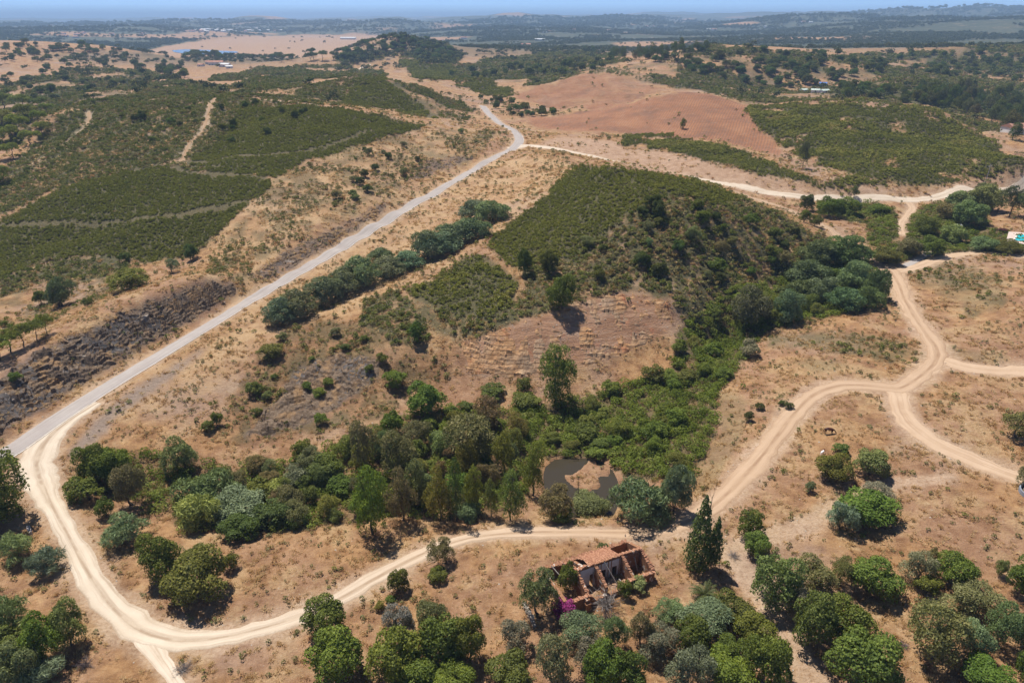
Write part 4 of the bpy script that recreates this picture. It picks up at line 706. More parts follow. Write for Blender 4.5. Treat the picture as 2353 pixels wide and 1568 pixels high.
# groves on the right
Bx('olive',1712,1277,1818,1402,'olive','tall leafy olive tree heading the grove path, below the red bank end'); Bx('olive',1815,1287,1910,1378,'olive','wide olive tree joined to the tall one heading the grove path'); Bx('olive',1784,1342,1852,1420,'silver','silver-leaved olive with white-grey crown between darker trees of the path grove')
G3_ = 'oaks beside the grove path'
for b, l in (((1811,1376,1902,1494),'glossy oak just below the silver-leaved olive at the grove path'),((1888,1380,1992,1482),'glossy oak with a spiky top east of the silver-leaved olive'),((1897,1452,2033,1590),'largest glossy oak, at the south end of the grove path row')): Bx('oak',*b,'carob',l, G3_)
Bx('olive',1908,1280,1958,1350,'olive','dull olive shrub-tree hugging the west side of a bright carob'); Bx('oak',1943,1280,2050,1375,'lush','bright carob tree with a yellow-green skirt in the open field')
Bx('olive',2069,1263,2130,1337,'silver','silvery half-bare olive above a bright round bush'); Bx('shrub',2100,1318,2150,1366,'lush','bright round bush below the half-bare silvery olive'); Bx('oak',2141,1270,2229,1350,'lush','glossy dark oak right beside the half-bare silvery olive'); Bx('shrub',2128,1256,2154,1296,'olive','narrow grey-green shrub behind the glossy dark oak')
Bx('shrub',2282,1270,2308,1337,'olive','upright narrow shrub west of the grove at the field edge'); Bx('oak',2308,1277,2385,1368,'oak','round oak next to the upright narrow shrub at the field edge')
G4_ = 'trees of the lower field grove'
for b, k, c in (((2062,1390,2195,1530),'olive','olive'),((2169,1335,2275,1428),'olive','olive'),((2188,1425,2268,1512),'olive','tamarisk'),((2258,1383,2335,1492),'olive','olive'),((2327,1418,2390,1486),'olive','tamarisk')): Bx(k,*b,c,{2062:'broad olive with a green foot at the west end of the lower field grove',2169:'high-standing olive at the north tip of the lower field grove',2188:'pale grey olive in the centre of the lower field grove',2258:'open-crowned olive at the east side of the lower field grove',2327:'pale olive beyond the east side of the lower field grove'}[b[0]], G4_)
for b in ((2207,1507,2312,1590),(2330,1493,2400,1585)): Bx('oak',*b,'oak','darker oak at the foot of the lower field grove', G4_)
# field with the horse
Bx('oak',1877,1041,1947,1104,'lush','bright green bush-tree beside the white grazing animal'); Bx('oak',1956,1031,2029,1097,'olive','grey-green round tree standing alone across from the horse'); Bx('shrub',1911,1016,1945,1044,'lush','small leafy shrub between the horse and the bright bush-tree'); Bx('shrub',1848,1105,1869,1133,'olive','little dark shrub on the slope above the track bend')
Bx('oak',1928,1129,2047,1215,'lush','big mixed green tree on the orange footpath'); Bx('olive',1981,1105,2043,1155,'silver','grey leafed tree rising behind the big mixed green tree'); Bx('olive',1901,1153,1960,1222,'silver','silvery olive on the west flank of the big mixed green tree')
Bx('olive',2303,940,2375,1012,'olive','dark olive at the field edge above the branching track'); Bx('olive',2330,1068,2385,1124,'olive','olive tree over the round water tank')
Bx('shrub',1698,779,1744,824,'silver','grey-green round shrub alone above the thicket corner')
for b in ((1708,944,1728,969),(1734,923,1755,942),(1786,918,1802,932),(1800,922,1820,940)): Bx('shrub',*b,'dark','small dark cushion shrub in the dry field by the track bend','cushion shrubs by the track bend')
# pond side
Bx('acacia',1405,1091,1538,1208,'tamarisk','large silvery blue-green willow at the pond, next to the track'); Bx('acacia',1512,1070,1582,1190,'tamarisk','tall thin willow behind the large silvery one')
Bx('olive',1243,1119,1313,1200,'olive','grey-green tree on the near shore of the pond, west corner'); Bx('olive',1314,1129,1400,1200,'olive','wide grey-green tree on the near shore beside the dead pole trunk'); Bx('shrub',1262,1160,1315,1205,'bramble','yellow-green shrub under the west corner shore tree')
G5_ = 'pines between the pond and the valley'
for b in ((979,1088,1042,1198),(1061,1077,1112,1180),(1144,1091,1204,1198),(1110,1108,1146,1188),(1044,1019,1108,1105),(1130,998,1184,1090),(1195,1026,1252,1140)): Bx('pine',*b,'pine','yellow-green pine with bare lower trunk in the stand west of the pond', G5_)
Bx('slim_cypress',1026,1064,1072,1200,'dark','black-green slim cypress among the pines'); Bx('acacia',1044,1150,1104,1198,'tamarisk','low grey willow bush in front of the slim cypress'); Bx('pine',814,1081,902,1232,'carob','tall bright green pine at the west end of the pine stand'); Bx('pine',890,1090,960,1200,'brown','brownish thin pine beside the tall bright green one'); Bx('pine',925,1060,990,1170,'olive','thin olive coloured pine in the middle of the stand')
Bx('eucalyptus',804,976,874,1092,'brown','brownish eucalyptus with bare forked trunk above the valley path'); Bx('eucalyptus',1020,957,1148,1076,'brown','large grey-brown eucalyptus at the head of the stand'); Bx('eucalyptus',1085,910,1156,990,'brown','rounded grey-brown eucalyptus under the quarry face'); Bx('eucalyptus',870,1000,960,1110,'brown','open crowned brown eucalyptus west of the large one')
Bx('bushy_pine',1237,803,1318,934,'pine','tall bushy pine at the foot of the quarry face')
Bx('shrub',884,846,934,890,'carob','round green bush on the dark scree'); Bx('oak',936,883,1011,962,'carob','big upright green shrub-tree west of the quarry foot'); Bx('shrub',1185,866,1221,908,'lush','upright green bush at the quarry foot'); Bx('shrub',1178,900,1242,935,'lush','wide green bush in front of the tall bushy pine'); Bx('shrub',1106,885,1160,914,'lush','spreading green bush along the quarry foot'); Bx('shrub',1051,918,1087,946,'lush','small green bush between the brown eucalyptus and the scree'); Bx('shrub',1023,931,1051,955,'lush','little pale green ball bush on the valley path')
# slope and valley on the left
Bx('eucalyptus',-50,1030,86,1195,'carob','overhanging tree at the junction of the paved road and the track')
Bx('oak',-70,1130,30,1215,'oak','shaded dark tree under the overhanging junction tree')
Bx('shrub',596,785,651,822,'lush','bright cushion bush on the slope under the willow row'); Bx('shrub',565,875,604,911,'carob','dark green ball bush midway down the bank'); Bx('shrub',26,851,53,876,'carob','green bush on top of the rock cutting')
Bx('shrub',462,964,492,993,'carob','low green bush of a pair on the brown bank'); Bx('shrub',489,944,513,979,'carob','taller green bush of a pair on the brown bank')
Bx('olive',381,1012,455,1093,'olive','grey-green standalone tree below the bank'); Bx('oak',186,1024,262,1115,'carob','tall leafy tree at the top of the west thicket'); Bx('oak',232,1028,305,1118,'oak','dark leafy tree joined to the tall one in the west thicket'); Bx('shrub',165,1091,236,1155,'bramble','spreading green bush at the track side in the west thicket'); Bx('olive',275,1064,345,1168,'brown','dull brown-green tree leaning out of the west thicket'); Bx('shrub',228,1140,268,1190,'oak','bluish-green shrub before the west thicket')
Bx('acacia',419,1095,552,1162,'acacia','wide dark willow at the head of the pale thicket'); Bx('acacia',412,1130,510,1214,'pale','pale yellow-green bush in the valley thicket'); Bx('olive',488,1128,607,1204,'tamarisk','grey-green willow beside the pale yellow-green bush'); Bx('acacia',601,1110,672,1155,'pale','pale feathery bush farther up the valley thicket'); Bx('oak',715,1045,796,1110,'oak','dark green tree at the upper end of the valley thicket'); Bx('acacia',646,1066,723,1117,'silver','silver-white shrub along the valley thicket'); Bx('oak',591,1148,689,1214,'dark','dark mastic tree at the lower edge of the valley thicket'); Bx('shrub',660,1170,716,1212,'bramble','green bush at the east tip of the valley thicket'); Bx('oak',520,1190,600,1235,'dark','low dark tree under the grey-green willow')
Bx('oak',337,1232,418,1332,'oak','dark tree standing west of the big green field tree'); Bx('oak',399,1270,528,1385,'carob','big green tree with a hard black shadow above the track bend'); Bx('oak',426,1256,493,1298,'oak','dark tree behind the big green tree above the track bend'); Bx('shrub',513,1270,548,1312,'oak','small dark bush at the east side of the big green tree')
Bx('oak',62,1416,150,1530,'carob','lush green tree at the lower left of the track'); Bx('oak',130,1388,202,1488,'olive','dull green tree next to the lush one, close to the track'); Bx('oak',20,1480,108,1590,'acacia','bluish-green tree at the bottom of the lower left growth'); Bx('shrub',-30,1440,60,1520,'lush','light green grassy bush in the lower left growth')
# willow row below the paved road
G6_ = 'feathery willows in a row below the paved road'
ORD = 'first second third fourth fifth sixth seventh eighth ninth tenth eleventh twelfth thirteenth fourteenth fifteenth sixteenth'.split()
for i, b in enumerate(((612,662,690,746),(650,640,735,728),(705,606,788,698),(745,586,838,676),(795,562,878,656),(846,552,912,606),(858,572,942,634),(905,562,980,618),(948,504,1018,598),(970,514,1056,588),(1005,486,1088,568),(1044,478,1120,552),(1058,440,1126,508),(1092,440,1166,510))): Bx('acacia',*b,'tamarisk',ORD[i]+' feathery willow of the row below the paved road, counted from the rock cutting upward', G6_, hs=.66)
# hill with the quarry
for b, l in (((1189,576,1222,632),'dark pointed oak on the hillside, west of a similar rounder one'),((1241,580,1284,634),'dark rounded oak on the hillside, east of a similar pointed one'),((1496,463,1522,500),'dark oak alone high on the east side of the hill')): Bx('oak',*b,'dark',l)
Bx('oak',1262,638,1318,712,'carob','brighter green oak just above the quarry edge'); Bx('shrub',940,740,974,790,'oak','upright green bush in the gully west of the quarry')
# big thicket at the valley head
G7_ = 'willows at the valley head'
for b, c in (((1671,662,1758,745),'acacia'),((1774,665,1834,745),'tamarisk'),((1789,638,1875,700),'acacia'),((1801,600,1892,650),'acacia'),((1892,659,1978,718),'acacia'),((1980,614,2034,692),'acacia'),((1835,552,1920,615),'acacia'),((1900,545,1990,612),'acacia'),((1925,600,2000,668),'tamarisk'),((1860,640,1930,700),'tamarisk'),((1950,660,2020,712),'acacia')): Bx('acacia',*b,c,'dark blue-green willow of the clump where the valley meets the track', G7_)
for b, l in (((1836,447,1867,486),'round oak beside the white road, north of two similar ones'),((1834,483,1860,512),'round oak on the verge of the sunken side track'),((1857,495,1884,521),'round oak a step east of the verge oak'),((1879,454,1923,500),'full green oak of the hedge below the white road, west end'),((1916,457,1975,500),'wide grey-green oak of the hedge below the white road'),((1993,470,2039,494),'low grey oak on its own at the top of the thicket')): Bx('oak',*b,'oak',l)
G8_ = 'trees of the garden thicket'
for b in ((2196,466,2257,522),(2150,470,2200,510),(2100,500,2150,540),(2160,520,2215,562),(2060,548,2110,590),(2110,545,2165,590),(2000,570,2060,608),(2220,430,2290,490),(2170,440,2230,490),(2230,545,2290,578),(2290,555,2345,582)): Bx('oak',*b,random.choice(['oak','olive','acacia']),'leafy tree in the green thicket west of the swimming pool', G8_)
Bx('eucalyptus',2288,424,2345,500,'euc','big dark eucalyptus with several bare trunks north of the pool'); Bx('eucalyptus',2330,430,2400,500,'euc','second dark eucalyptus standing just behind the big one'); Bx('eucalyptus',2235,415,2276,462,'euc','open crowned tree beside the white road near the eucalyptus'); Bx('eucalyptus',1828,330,1856,388,'euc','solitary tall thin eucalyptus on the green hill'); Bx('pine',1560,273,1576,296,'oak','lone small pine on the red ploughed hill'); Bx('eucalyptus',1950,425,1972,458,'euc','small windswept tree on the bare bank above the white road')
# lower left of the plantation
Bx('acacia',110,636,172,708,'acacia','large blue-green acacia standing in the orchard hollow'); Bx('oak',424,563,457,600,'dark','dark round tree at the foot of the plantation'); Bx('olive',386,594,414,628,'tamarisk','pale olive tree in the dry meadow below the plantation'); Bx('shrub',275,578,302,602,'dark','dark bush in the plantation edge'); Bx('oak',265,620,345,668,'bramble','sprawling green tree at the meadow hollow'); Bx('shrub',80,665,108,702,'oak','dull bush west of the large blue-green acacia'); Bx('shrub',190,682,218,704,'dark','dark bush east of the large blue-green acacia')
G9_ = 'umbrella pines along the bank'
for b in ((-30,770,30,830),(0,755,50,812),(30,745,80,800),(62,735,110,785),(90,720,125,770)): Bx('stone_pine',*b,'stone','umbrella pine of the short row behind the rock cutting', G9_)
for b in ((52,740,64,752),(2,735,20,752),(20,742,34,755)): Bx('shrub',*b,'carob','young orchard tree in the bare hollow','young orchard trees')
G10_ = 'umbrella pine plantation'
for b in ((0,290,50,330),(20,265,70,305),(-20,255,35,295),(40,240,85,280),(75,255,110,290),(30,218,75,255),(-10,215,35,255),(75,225,112,255),(50,300,95,335),(10,330,50,365),(-30,330,20,370),(80,280,118,312),(-30,290,10,330),(95,238,125,262),(-20,380,25,420),(0,205,30,232)): Bx('stone_pine',*b,'stone','umbrella pine of the small plantation west of the scrub hill', G10_)
# counted trees farther away, by neighbourhood
ADJ = {'far': 'dark green', 'oak': 'mid-green', 'dark': 'black-green', 'olive': 'olive-green', 'brown': 'brownish', 'pine': 'yellow-green', 'bramble': 'yellow-green', 'carob': 'bright green', 'lush': 'vivid green', 'tamarisk': 'grey-green', 'euc': 'dull green'}
FORM = {'oak': 'oak', 'olive': 'loose-crowned tree', 'stone_pine': 'umbrella pine', 'pine': 'pine', 'eucalyptus': 'eucalyptus', 'shrub': 'bush', 'acacia': 'willow'}
def grove(n, poly, kinds, wr, hr, label, group, spacing=.8, dmax=4000, tries=40):
    poly_ = np.array(poly, float); done = 0; placed = []
    for _ in range(n*tries):
        if done >= n: break
        u, v = random.uniform(*np.sort(poly_[:,0])[[0, -1]]), random.uniform(*np.sort(poly_[:,1])[[0, -1]])
        if not inpoly(poly, np.array([u]), np.array([v]))[0]: continue
        x, y, z = hit(u, v); w_ = random.uniform(*wr)
        if math.hypot(x, y) > dmax or any(math.hypot(x-a, y-b) < spacing*(w_+c)/2 for a, b, c in placed): continue
        if grid_at(ROADD, np.array([x]), np.array([y]))[0] < 2: continue
        k, c = random.choice(kinds); placed.append((x, y, w_)); sz = (w_-wr[0])/(wr[1]-wr[0]+1e-9); put(k, x, y, w_, w_*random.uniform(*hr), c, ('small ' if sz < .33 else 'large ' if sz > .67 else 'medium ')+ADJ[c]+' '+FORM[k]+' '+label, group); done += 1
F_ = [('oak','far'),('oak','oak'),('olive','far'),('oak','dark')]
grove(46, [(0,100),(90,100),(250,108),(330,128),(420,150),(300,160),(200,150),(100,145),(0,150)], F_, (7,13), (.6,.85), 'dotted over the dry hillside west of the lake', 'oaks on the western hillside')
grove(26, [(0,165),(150,150),(300,175),(380,165),(420,185),(330,200),(200,225),(100,215),(0,190)], F_, (5,9), (.6,.85), 'scattered in the grey scrub hollow below the western hillside', 'oaks in the scrub hollow')
grove(14, [(370,140),(430,150),(430,180),(400,185),(360,165)], F_, (8,12), (.7,.9), 'of the dense clump near the white farm', 'oak clump near the farm')
grove(30, [(395,128),(560,132),(700,131),(815,131),(815,139),(640,143),(395,139)], [('stone_pine','far')], (11,16), (.8,1), 'of the long row in front of the lake', 'umbrella pine row by the lake', .55)
grove(66, [(770,128),(830,104),(880,90),(920,85),(970,92),(1010,102),(1060,128),(1040,145),(960,138),(900,125),(850,140),(790,150)], [('oak','far'),('stone_pine','far')], (8,13), (.7,.95), 'of the wood covering the round knoll', 'trees on the wooded knoll', .6)
grove(34, [(1000,165),(1100,165),(1230,145),(1420,140),(1400,160),(1260,175),(1150,185),(1000,185)], F_+[('pine','far')], (6,10), (.7,1.1), 'in the shallow valley between the knoll and the red hills', 'trees in the shallow valley')
grove(20, [(1100,225),(1180,232),(1240,250),(1280,262),(1230,285),(1170,262),(1110,240)], F_, (4,7), (.7,.9), 'along the ditch beside the far stretch of paved road', 'trees along the road ditch')
grove(95, [(1480,135),(1640,112),(1800,113),(1950,128),(2040,150),(2020,170),(1900,195),(1800,215),(1700,190),(1580,170)], F_, (6,11), (.65,.9), 'on the dry wooded ridge behind the red ploughed hills', 'oaks on the dry ridge', .7)
grove(40, [(1330,118),(1500,122),(1620,105),(1640,118),(1480,140),(1380,136)], [('pine','far'),('eucalyptus','far')], (6,9), (1.2,1.7), 'in the belt on the skyline side of the dry ridge', 'pines along the ridge belt', .6)
grove(90, [(2040,225),(2110,215),(2200,205),(2300,225),(2360,250),(2400,300),(2400,360),(2352,340),(2280,290),(2200,255),(2120,240)], [('eucalyptus','euc'),('pine','dark'),('eucalyptus','far')], (6,10), (1.1,1.6), 'of the belt behind the green hill', 'eucalyptus belt behind the green hill', .6)
grove(34, [(1930,200),(2030,205),(2110,225),(2190,245),(2150,250),(2040,232),(1930,225)], [('pine','dark'),('oak','oak')], (5,8), (.8,1.3), 'at the foot of the green hill, beside the huts', 'trees behind the green hill crest', .6)
grove(60, [(2050,125),(2200,115),(2400,115),(2400,185),(2250,190),(2100,165)], F_, (6,10), (.7,.9), 'in the green woodland on the eastern slopes', 'oaks of the eastern woodland', .7)
grove(22, [(480,235),(600,240),(740,255),(700,300),(520,330),(300,330),(250,270)], [('oak','dark'),('shrub','oak')], (2.5,4.5), (.7,1), 'sprinkled over the scrub hill', 'oak bushes on the scrub hill')
grove(30, [(1350,540),(1500,470),(1700,480),(1850,540),(1800,620),(1650,650),(1500,650),(1350,650)], [('oak','dark'),('shrub','oak'),('olive','olive')], (2.5,5), (.7,1), 'on the rough east flank of the quarry hill', 'oak bushes on the quarry hill')
grove(16, [(800,350),(950,300),(1140,300),(1100,350),(900,440),(760,500)], [('oak','dark'),('shrub','olive')], (2.2,4), (.7,1), 'on the grassy slope above the paved road', 'bushes above the paved road')
grove(14, [(650,760),(800,740),(980,800),(900,960),(700,1000),(560,960)], [('shrub','oak'),('shrub','carob'),('shrub','olive')], (1.5,3), (.7,1), 'on the brown bank between road and valley', 'bushes on the brown bank')
grove(40, [(1560,780),(1680,680),(1830,650),(1990,640),(1950,710),(1760,755),(1680,850),(1630,1000),(1560,1090),(1440,1080),(1300,1040),(1220,980),(1340,920),(1540,860)], [('shrub','bramble'),('shrub','lush'),('olive','bramble'),('oak','carob')], (3,6), (.6,.95), 'of the bramble thicket filling the valley', 'bushes of the valley thicket', .6)
grove(64, [(480,1110),(700,1060),(900,1000),(1000,960),(1180,950),(1210,1040),(1120,1180),(880,1180),(700,1210)], [('shrub','bramble'),('olive','brown'),('pine','olive'),('pine','pine'),('shrub','oak'),('acacia','tamarisk')], (2.5,5.5), (.8,1.3), 'in the mixed wood of the valley floor', 'small trees on the valley floor', .6)
# uncounted woodland of the far country
mfar = foliage_material('far_leaf', [(.06,.08,.028), (.085,.1,.036), (.11,.115,.05)], .15, attr=True)
far_m = [crown(f'far_crown_{k}', 700+k, 9, (.5,.5,.42), (.2,.3), 130, .22, .5, -.4) for k in range(3)]
for q_ in far_m: q_.materials.clear(); q_.materials.append(mfar)
near_w = soft(m(B5, B6, B4, dmin=450), 1)*.0016*np.clip(.3+2*nS, 0, 2)
dens = (.0075*WOOD*(fbm(GX/160, GY/160, 81, 4) > -.06)+near_w+.012*soft(m(KNOLL, dmin=700, jit=3))*(nS > -.15)+.0003*FARW*(1-WOOD)*(1-PLA)+.00003*PLA*FARW)*(lm < .02)
pts, q, ii, jj = scatter(dens, 2300, 7500)
gn_scatter('distant_woodland', pts, q*RNG.uniform(5, 9.5, len(q)), RNG.uniform(0, 6.28, len(q)), np.clip(RNG.random(len(q)), 0, 1), far_m, RNG.uniform(.6, 1.0, len(q)))
# ---------------------------------------------------------------- built things
def mesh_obj(name, bm_or_data, mat, parent=None, smooth=False):
    me = bpy.data.meshes.new(name)
    if isinstance(bm_or_data, tuple): me.from_pydata([tuple(map(float, v)) for v in bm_or_data[0]], [], bm_or_data[1])
    else: bm_or_data.to_mesh(me); bm_or_data.free()
    if smooth: me.polygons.foreach_set('use_smooth', np.ones(len(me.polygons), bool))
    me.materials.append(mat); o = bpy.data.objects.new(name, me); COL.objects.link(o)
    if parent is not None: o.parent = parent
    return o
def thing(name, loc, rz, label, cat, group=None):
    e = bpy.data.objects.new(name, None); e.empty_display_size = .5; e.location = loc; e.rotation_euler = (0, 0, rz); COL.objects.link(e); e['label'] = label; e['category'] = cat
    if group: e['group'] = group
    return e
def tag(o, label, cat, group=None):
    o['label'] = label; o['category'] = cat
    if group: o['group'] = group
    return o
def boxd(x0, x1, y0, y1, z0, z1):
    return ([(x0,y0,z0),(x1,y0,z0),(x1,y1,z0),(x0,y1,z0),(x0,y0,z1),(x1,y0,z1),(x1,y1,z1),(x0,y1,z1)], [(3,2,1,0),(4,5,6,7),(0,1,5,4),(1,2,6,5),(2,3,7,6),(3,0,4,7)])
def join(*ds):
    V, Fc = [], []
    for v, f in ds: o = len(V); V += list(v); Fc += [tuple(i+o for i in q) for q in f]
    return V, Fc
def plain(name, c0, c1, sc=2.0, rough=.9):
    t = NT(name); n = t.noise(sc, 5, .65, t.pos()); t.base(t.mix(t.step(n, .35, .65), c0, c1)); t.b.inputs['Roughness'].default_value = rough; t.bump(n, .4, .05); return t.m
def wall_mat():
    t = NT('rubble_wall'); p = t.pos(); n1 = t.noise(.9, 5, .6, p); n2 = t.noise(6, 5, .7, p); earth = t.ramp(n2, [(.3,(.12,.055,.03)),(.5,(.3,.145,.075)),(.7,(.42,.24,.14))])
    col = t.mix(t.step(n1, .56, .62), earth, t.mix(n2, (.5,.44,.38), (.66,.6,.54))); t.base(col); t.bump(n2, .7, .08); return t.m
WALL = wall_mat(); PLAST = plain('white_plaster', (.62,.6,.58), (.78,.76,.74), 1.6); TILE = plain('terracotta', (.22,.085,.045), (.5,.27,.165), 3.3); WOODM = plain('grey_timber', (.28,.24,.2), (.46,.42,.38), 4); DARKM = plain('soot', (.02,.015,.012), (.04,.03,.025))
STONE = plain('wall_stone', (.22,.18,.15), (.46,.4,.34), 2.5)
HB = math.radians(24.2); hx, hy = 7.48, 69.4; hz0 = min(hz(hx+5*math.cos(HB)-3*math.sin(HB), hy+5*math.sin(HB)+3*math.cos(HB)), hz(hx, hy), hz(20.6, 75.3))-.05
ruin = thing('ruined_house', (hx, hy, hz0), HB, 'roofless ruined farmhouse with orange rubble walls, white plaster and tiled wall tops', 'ruin')
RR = np.random.default_rng(5)
def wall_along(s0, s1, t, th, zfun, openings=(), step=.3):
    """wall running along s with ragged top; openings: (s0, s1, z0, z1)"""
    ds = []; ss = sorted(set([s0, s1]+[x for o in openings for x in o[:2]]+list(np.arange(s0+step, s1, step)))); 
    for a, b in zip(ss[:-1], ss[1:]):
        mid = (a+b)/2; top0, top1 = zfun(a), zfun(b); segs = [(-.3, None)]
        for o in openings:
            if o[0] <= mid <= o[1]: segs = [(-.3, o[2]), (o[3], None)]
        for z0, z1 in segs:
            if z1 is not None and z1 <= z0: continue
            v, f = boxd(a, b, t-th/2, t+th/2, z0, 9)
            v = [(x, y, (z1 if z1 is not None else (top0 if x == a else top1)) if z == 9 else z) for x, y, z in v]; ds.append((v, f))
    return join(*ds)
def swap(d): return [(y, x, z) for x, y, z in d[0]], [tuple(reversed(q)) for q in d[1]]
rag = lambda base, amp, k: (lambda s: base+amp*(float(vnoise(np.array([s*1.7]), np.array([k*3.3]), k)[0])-.5)*2)
SPZ, FRZ, BKZ = 3.6, 2.2, 2.1
def pitch(t): return np.interp(t, [0, 3.7, 7.15], [FRZ, SPZ, BKZ])
mesh_obj('front_wall', wall_along(0, 14.4, 0, .5, lambda s: rag(FRZ, .22, 1)(s)-float(np.interp(s, [3.6, 4.6, 9, 10], [0, 1.0, 1.1, 0]))*(.7+.6*float(vnoise(np.array([s*2.1]), np.array([.5]), 8)[0])), [(12.6, 13.3, .9, 1.6)]), WALL, ruin)
mesh_obj('rear_wall', wall_along(0.2, 14.4, 7.15, .5, lambda s: rag(BKZ, .25, 2)(s)-(0 if s < 10.8 else .1)), WALL, ruin)
mesh_obj('spine_wall', wall_along(3.5, 14.4, 3.7, .45, rag(SPZ, .06, 3), [(5.7, 6.3, 0, 2.0), (7.7, 8.4, 0, 2.0), (9.5, 10.3, 0, 2.0)]), WALL, ruin)
for nm, s, a, b, zf in (('cross_wall', 3.5, .25, 6.9, lambda t: pitch(t)), ('cross_wall', 6.6, .25, 3.48, lambda t: pitch(t)-.1), ('cross_wall', 11.1, .25, 3.48, lambda t: pitch(t)-.05), ('end_wall', 14.4, .25, 6.9, lambda t: pitch(t)), ('end_wall', 0, .25, 6.9, lambda t: 2.3 if t < 3 else 2.0), ('cross_wall', 11.0, 3.92, 6.9, lambda t: pitch(t)-.3), ('cross_wall', 5.0, 3.92, 6.9, lambda t: pitch(t)-.25)):
    mesh_obj(nm, swap(wall_along(a, b, s, .45 if nm != 'end_wall' else .5, zf, [(1.4, 2.3, 0, 1.9)] if s in (6.6,) else ())), WALL, ruin)
pl = mesh_obj('plaster', wall_along(3.74, 10.86, 3.46, .025, lambda s: SPZ-.35, [(5.7, 6.3, 0, 2.0), (7.7, 8.4, 0, 2.0), (9.5, 10.3, 0, 2.0)]), PLAST, ruin)
mesh_obj('plaster', swap(wall_along(.4, 3.2, 3.74, .02, lambda t: pitch(t)-.5)), PLAST, ruin)
for x in (4.0, 7.1, 7.55, 8.8, 9.3, 10.7): mesh_obj('stain_pillar', boxd(x-.06, x+.06, 3.40, 3.45, 0, SPZ-.15), plain('ochre_post', (.28,.12,.05), (.4,.2,.09)) if 'ochre_post' not in bpy.data.materials else bpy.data.materials['ochre_post'], ruin)
def half_tile(c, ax, L_, r_, up=(0, 0, 1), k=5):
    ax = np.array(ax, float); ax /= np.linalg.norm(ax); up = np.array(up, float); sd_ = np.cross(ax, up); sd_ /= np.linalg.norm(sd_); up = np.cross(sd_, ax); vs = []
    for e in (-.5, .5):
        for q in range(k):
            an = math.pi*q/(k-1); vs.append(np.array(c)+ax*L_*e+(sd_*math.cos(an)+up*math.sin(an)*.8)*r_*(1.08 if e > 0 else .92))
    return vs, [(q, q+1, k+q+1, k+q) for q in range(k-1)]+[tuple(range(k-1, -1, -1)), tuple(range(k, 2*k))]
def coping(p0, p1, across, wd, dens=.8):
    p0, p1 = np.array(p0, float), np.array(p1, float); n = int(np.linalg.norm(p1-p0)/.21); ds = []
    for k in range(n):
        if RR.random() > dens: continue
        c = p0+(p1-p0)*(k+.5)/n+RR.normal(size=3)*np.array((.06, .06, .03)); ds.append(half_tile(c, np.array(across)+RR.normal(size=3)*.14, wd*RR.uniform(.85, 1.1), .115))
    return join(*ds)
for a, b, ac, wd in (((0,-.05,FRZ+.02),(3.7,-.05,FRZ+.02),(0,1,-.25),.75),((9.9,-.05,FRZ+.02),(14.5,-.05,FRZ+.02),(0,1,-.25),.75),((.2,7.2,BKZ+.04),(10.9,7.2,BKZ+.04),(0,1,.3),.75),((3.4,3.7,SPZ+.03),(14.5,3.7,SPZ+.03),(0,1,-.3),.7),((14.4,.2,FRZ+.08),(14.4,3.6,SPZ+.05),(1,0,0),.6),((3.5,.2,FRZ+.08),(3.5,3.6,SPZ+.05),(1,0,0),.6),((3.5,3.8,SPZ+.05),(3.5,7,BKZ+.08),(1,0,0),.6),((11.1,.4,FRZ+.05),(11.1,3.4,SPZ),(1,0,0),.5),((6.6,.4,FRZ),(6.6,3.4,SPZ-.05),(1,0,0),.45),((11.4,7.2,BKZ),(14.4,7.2,BKZ),(0,1,.3),.6)):
    mesh_obj('tile_coping', coping(a, b, ac, wd), TILE, ruin)
roof = mesh_obj('rear_roof', ([(5.6,3.9,SPZ-.12),(10.9,3.9,SPZ-.12),(10.9,7.35,BKZ-.02),(6.2,7.35,BKZ-.02)], [(0,1,2,3)]), TILE, ruin)
for k in range(25):
    s = 5.6+k*.213; t0 = 3.95 if k > 4 else 3.95+(4-k)*.55+RR.uniform(0, .5); t1 = 7.4+RR.uniform(-.06, .06); n = int((t1-t0)/.42); ds = []
    for q in range(max(n, 1)):
        tc = t0+(q+.5)*(t1-t0)/max(n, 1); ds.append(half_tile((s+RR.normal()*.012, tc, np.interp(tc, [3.7, 7.15], [SPZ, BKZ])+.02+RR.normal()*.008), (0, 1, -.45), .46, .105))
    mesh_obj('tile_row', join(*ds), TILE, roof)
mesh_obj('buttress', join(boxd(2.6, 3.4, -1.0, -.26, -.3, 1.6), boxd(2.65, 3.35, -.7, -.26, 1.6, 2.1)), WALL, ruin)
ov = mesh_obj('oven_annex', join(boxd(14.66, 15.7, 1.6, 3.3, -.3, 1.5)), WALL, ruin); mesh_obj('tile_coping', join(coping((15.15,1.6,1.62),(15.15,3.3,1.62),(1,0,-.2),1.1)), TILE, ov)
for a, b in (((1.2,6.9,2.5),(2.6,4.4,.6)),((8.0,3.4,3.6),(9.2,1.2,.5)),((6.2,3.3,2.4),(6.0,2.7,.1)),((13.2,3.3,2.6),(13.5,2.4,.1)),((9.0,.3,2.3),(10.1,2.4,.4))):
    vs, fs = [], []; tube(vs, fs, a, b, .09, .07, 7); mesh_obj('fallen_beam', (vs, fs), WOODM, ruin)
mesh_obj('rubble_heap', None or (lambda: (lambda bm: (bmesh.ops.create_grid(bm, x_segments=24, y_segments=14, size=1), [setattr(v, 'co', Vector((9+v.co.x*5.0, 1.9+v.co.y*1.4, (1-v.co.x**2)*(1-v.co.y**2)*.5+RR.uniform(0, .18)-.12))) for v in bm.verts], bm)[-1])(bmesh.new()))(), plain('earth_rubble', (.25,.14,.08), (.42,.28,.19), 3), ruin)
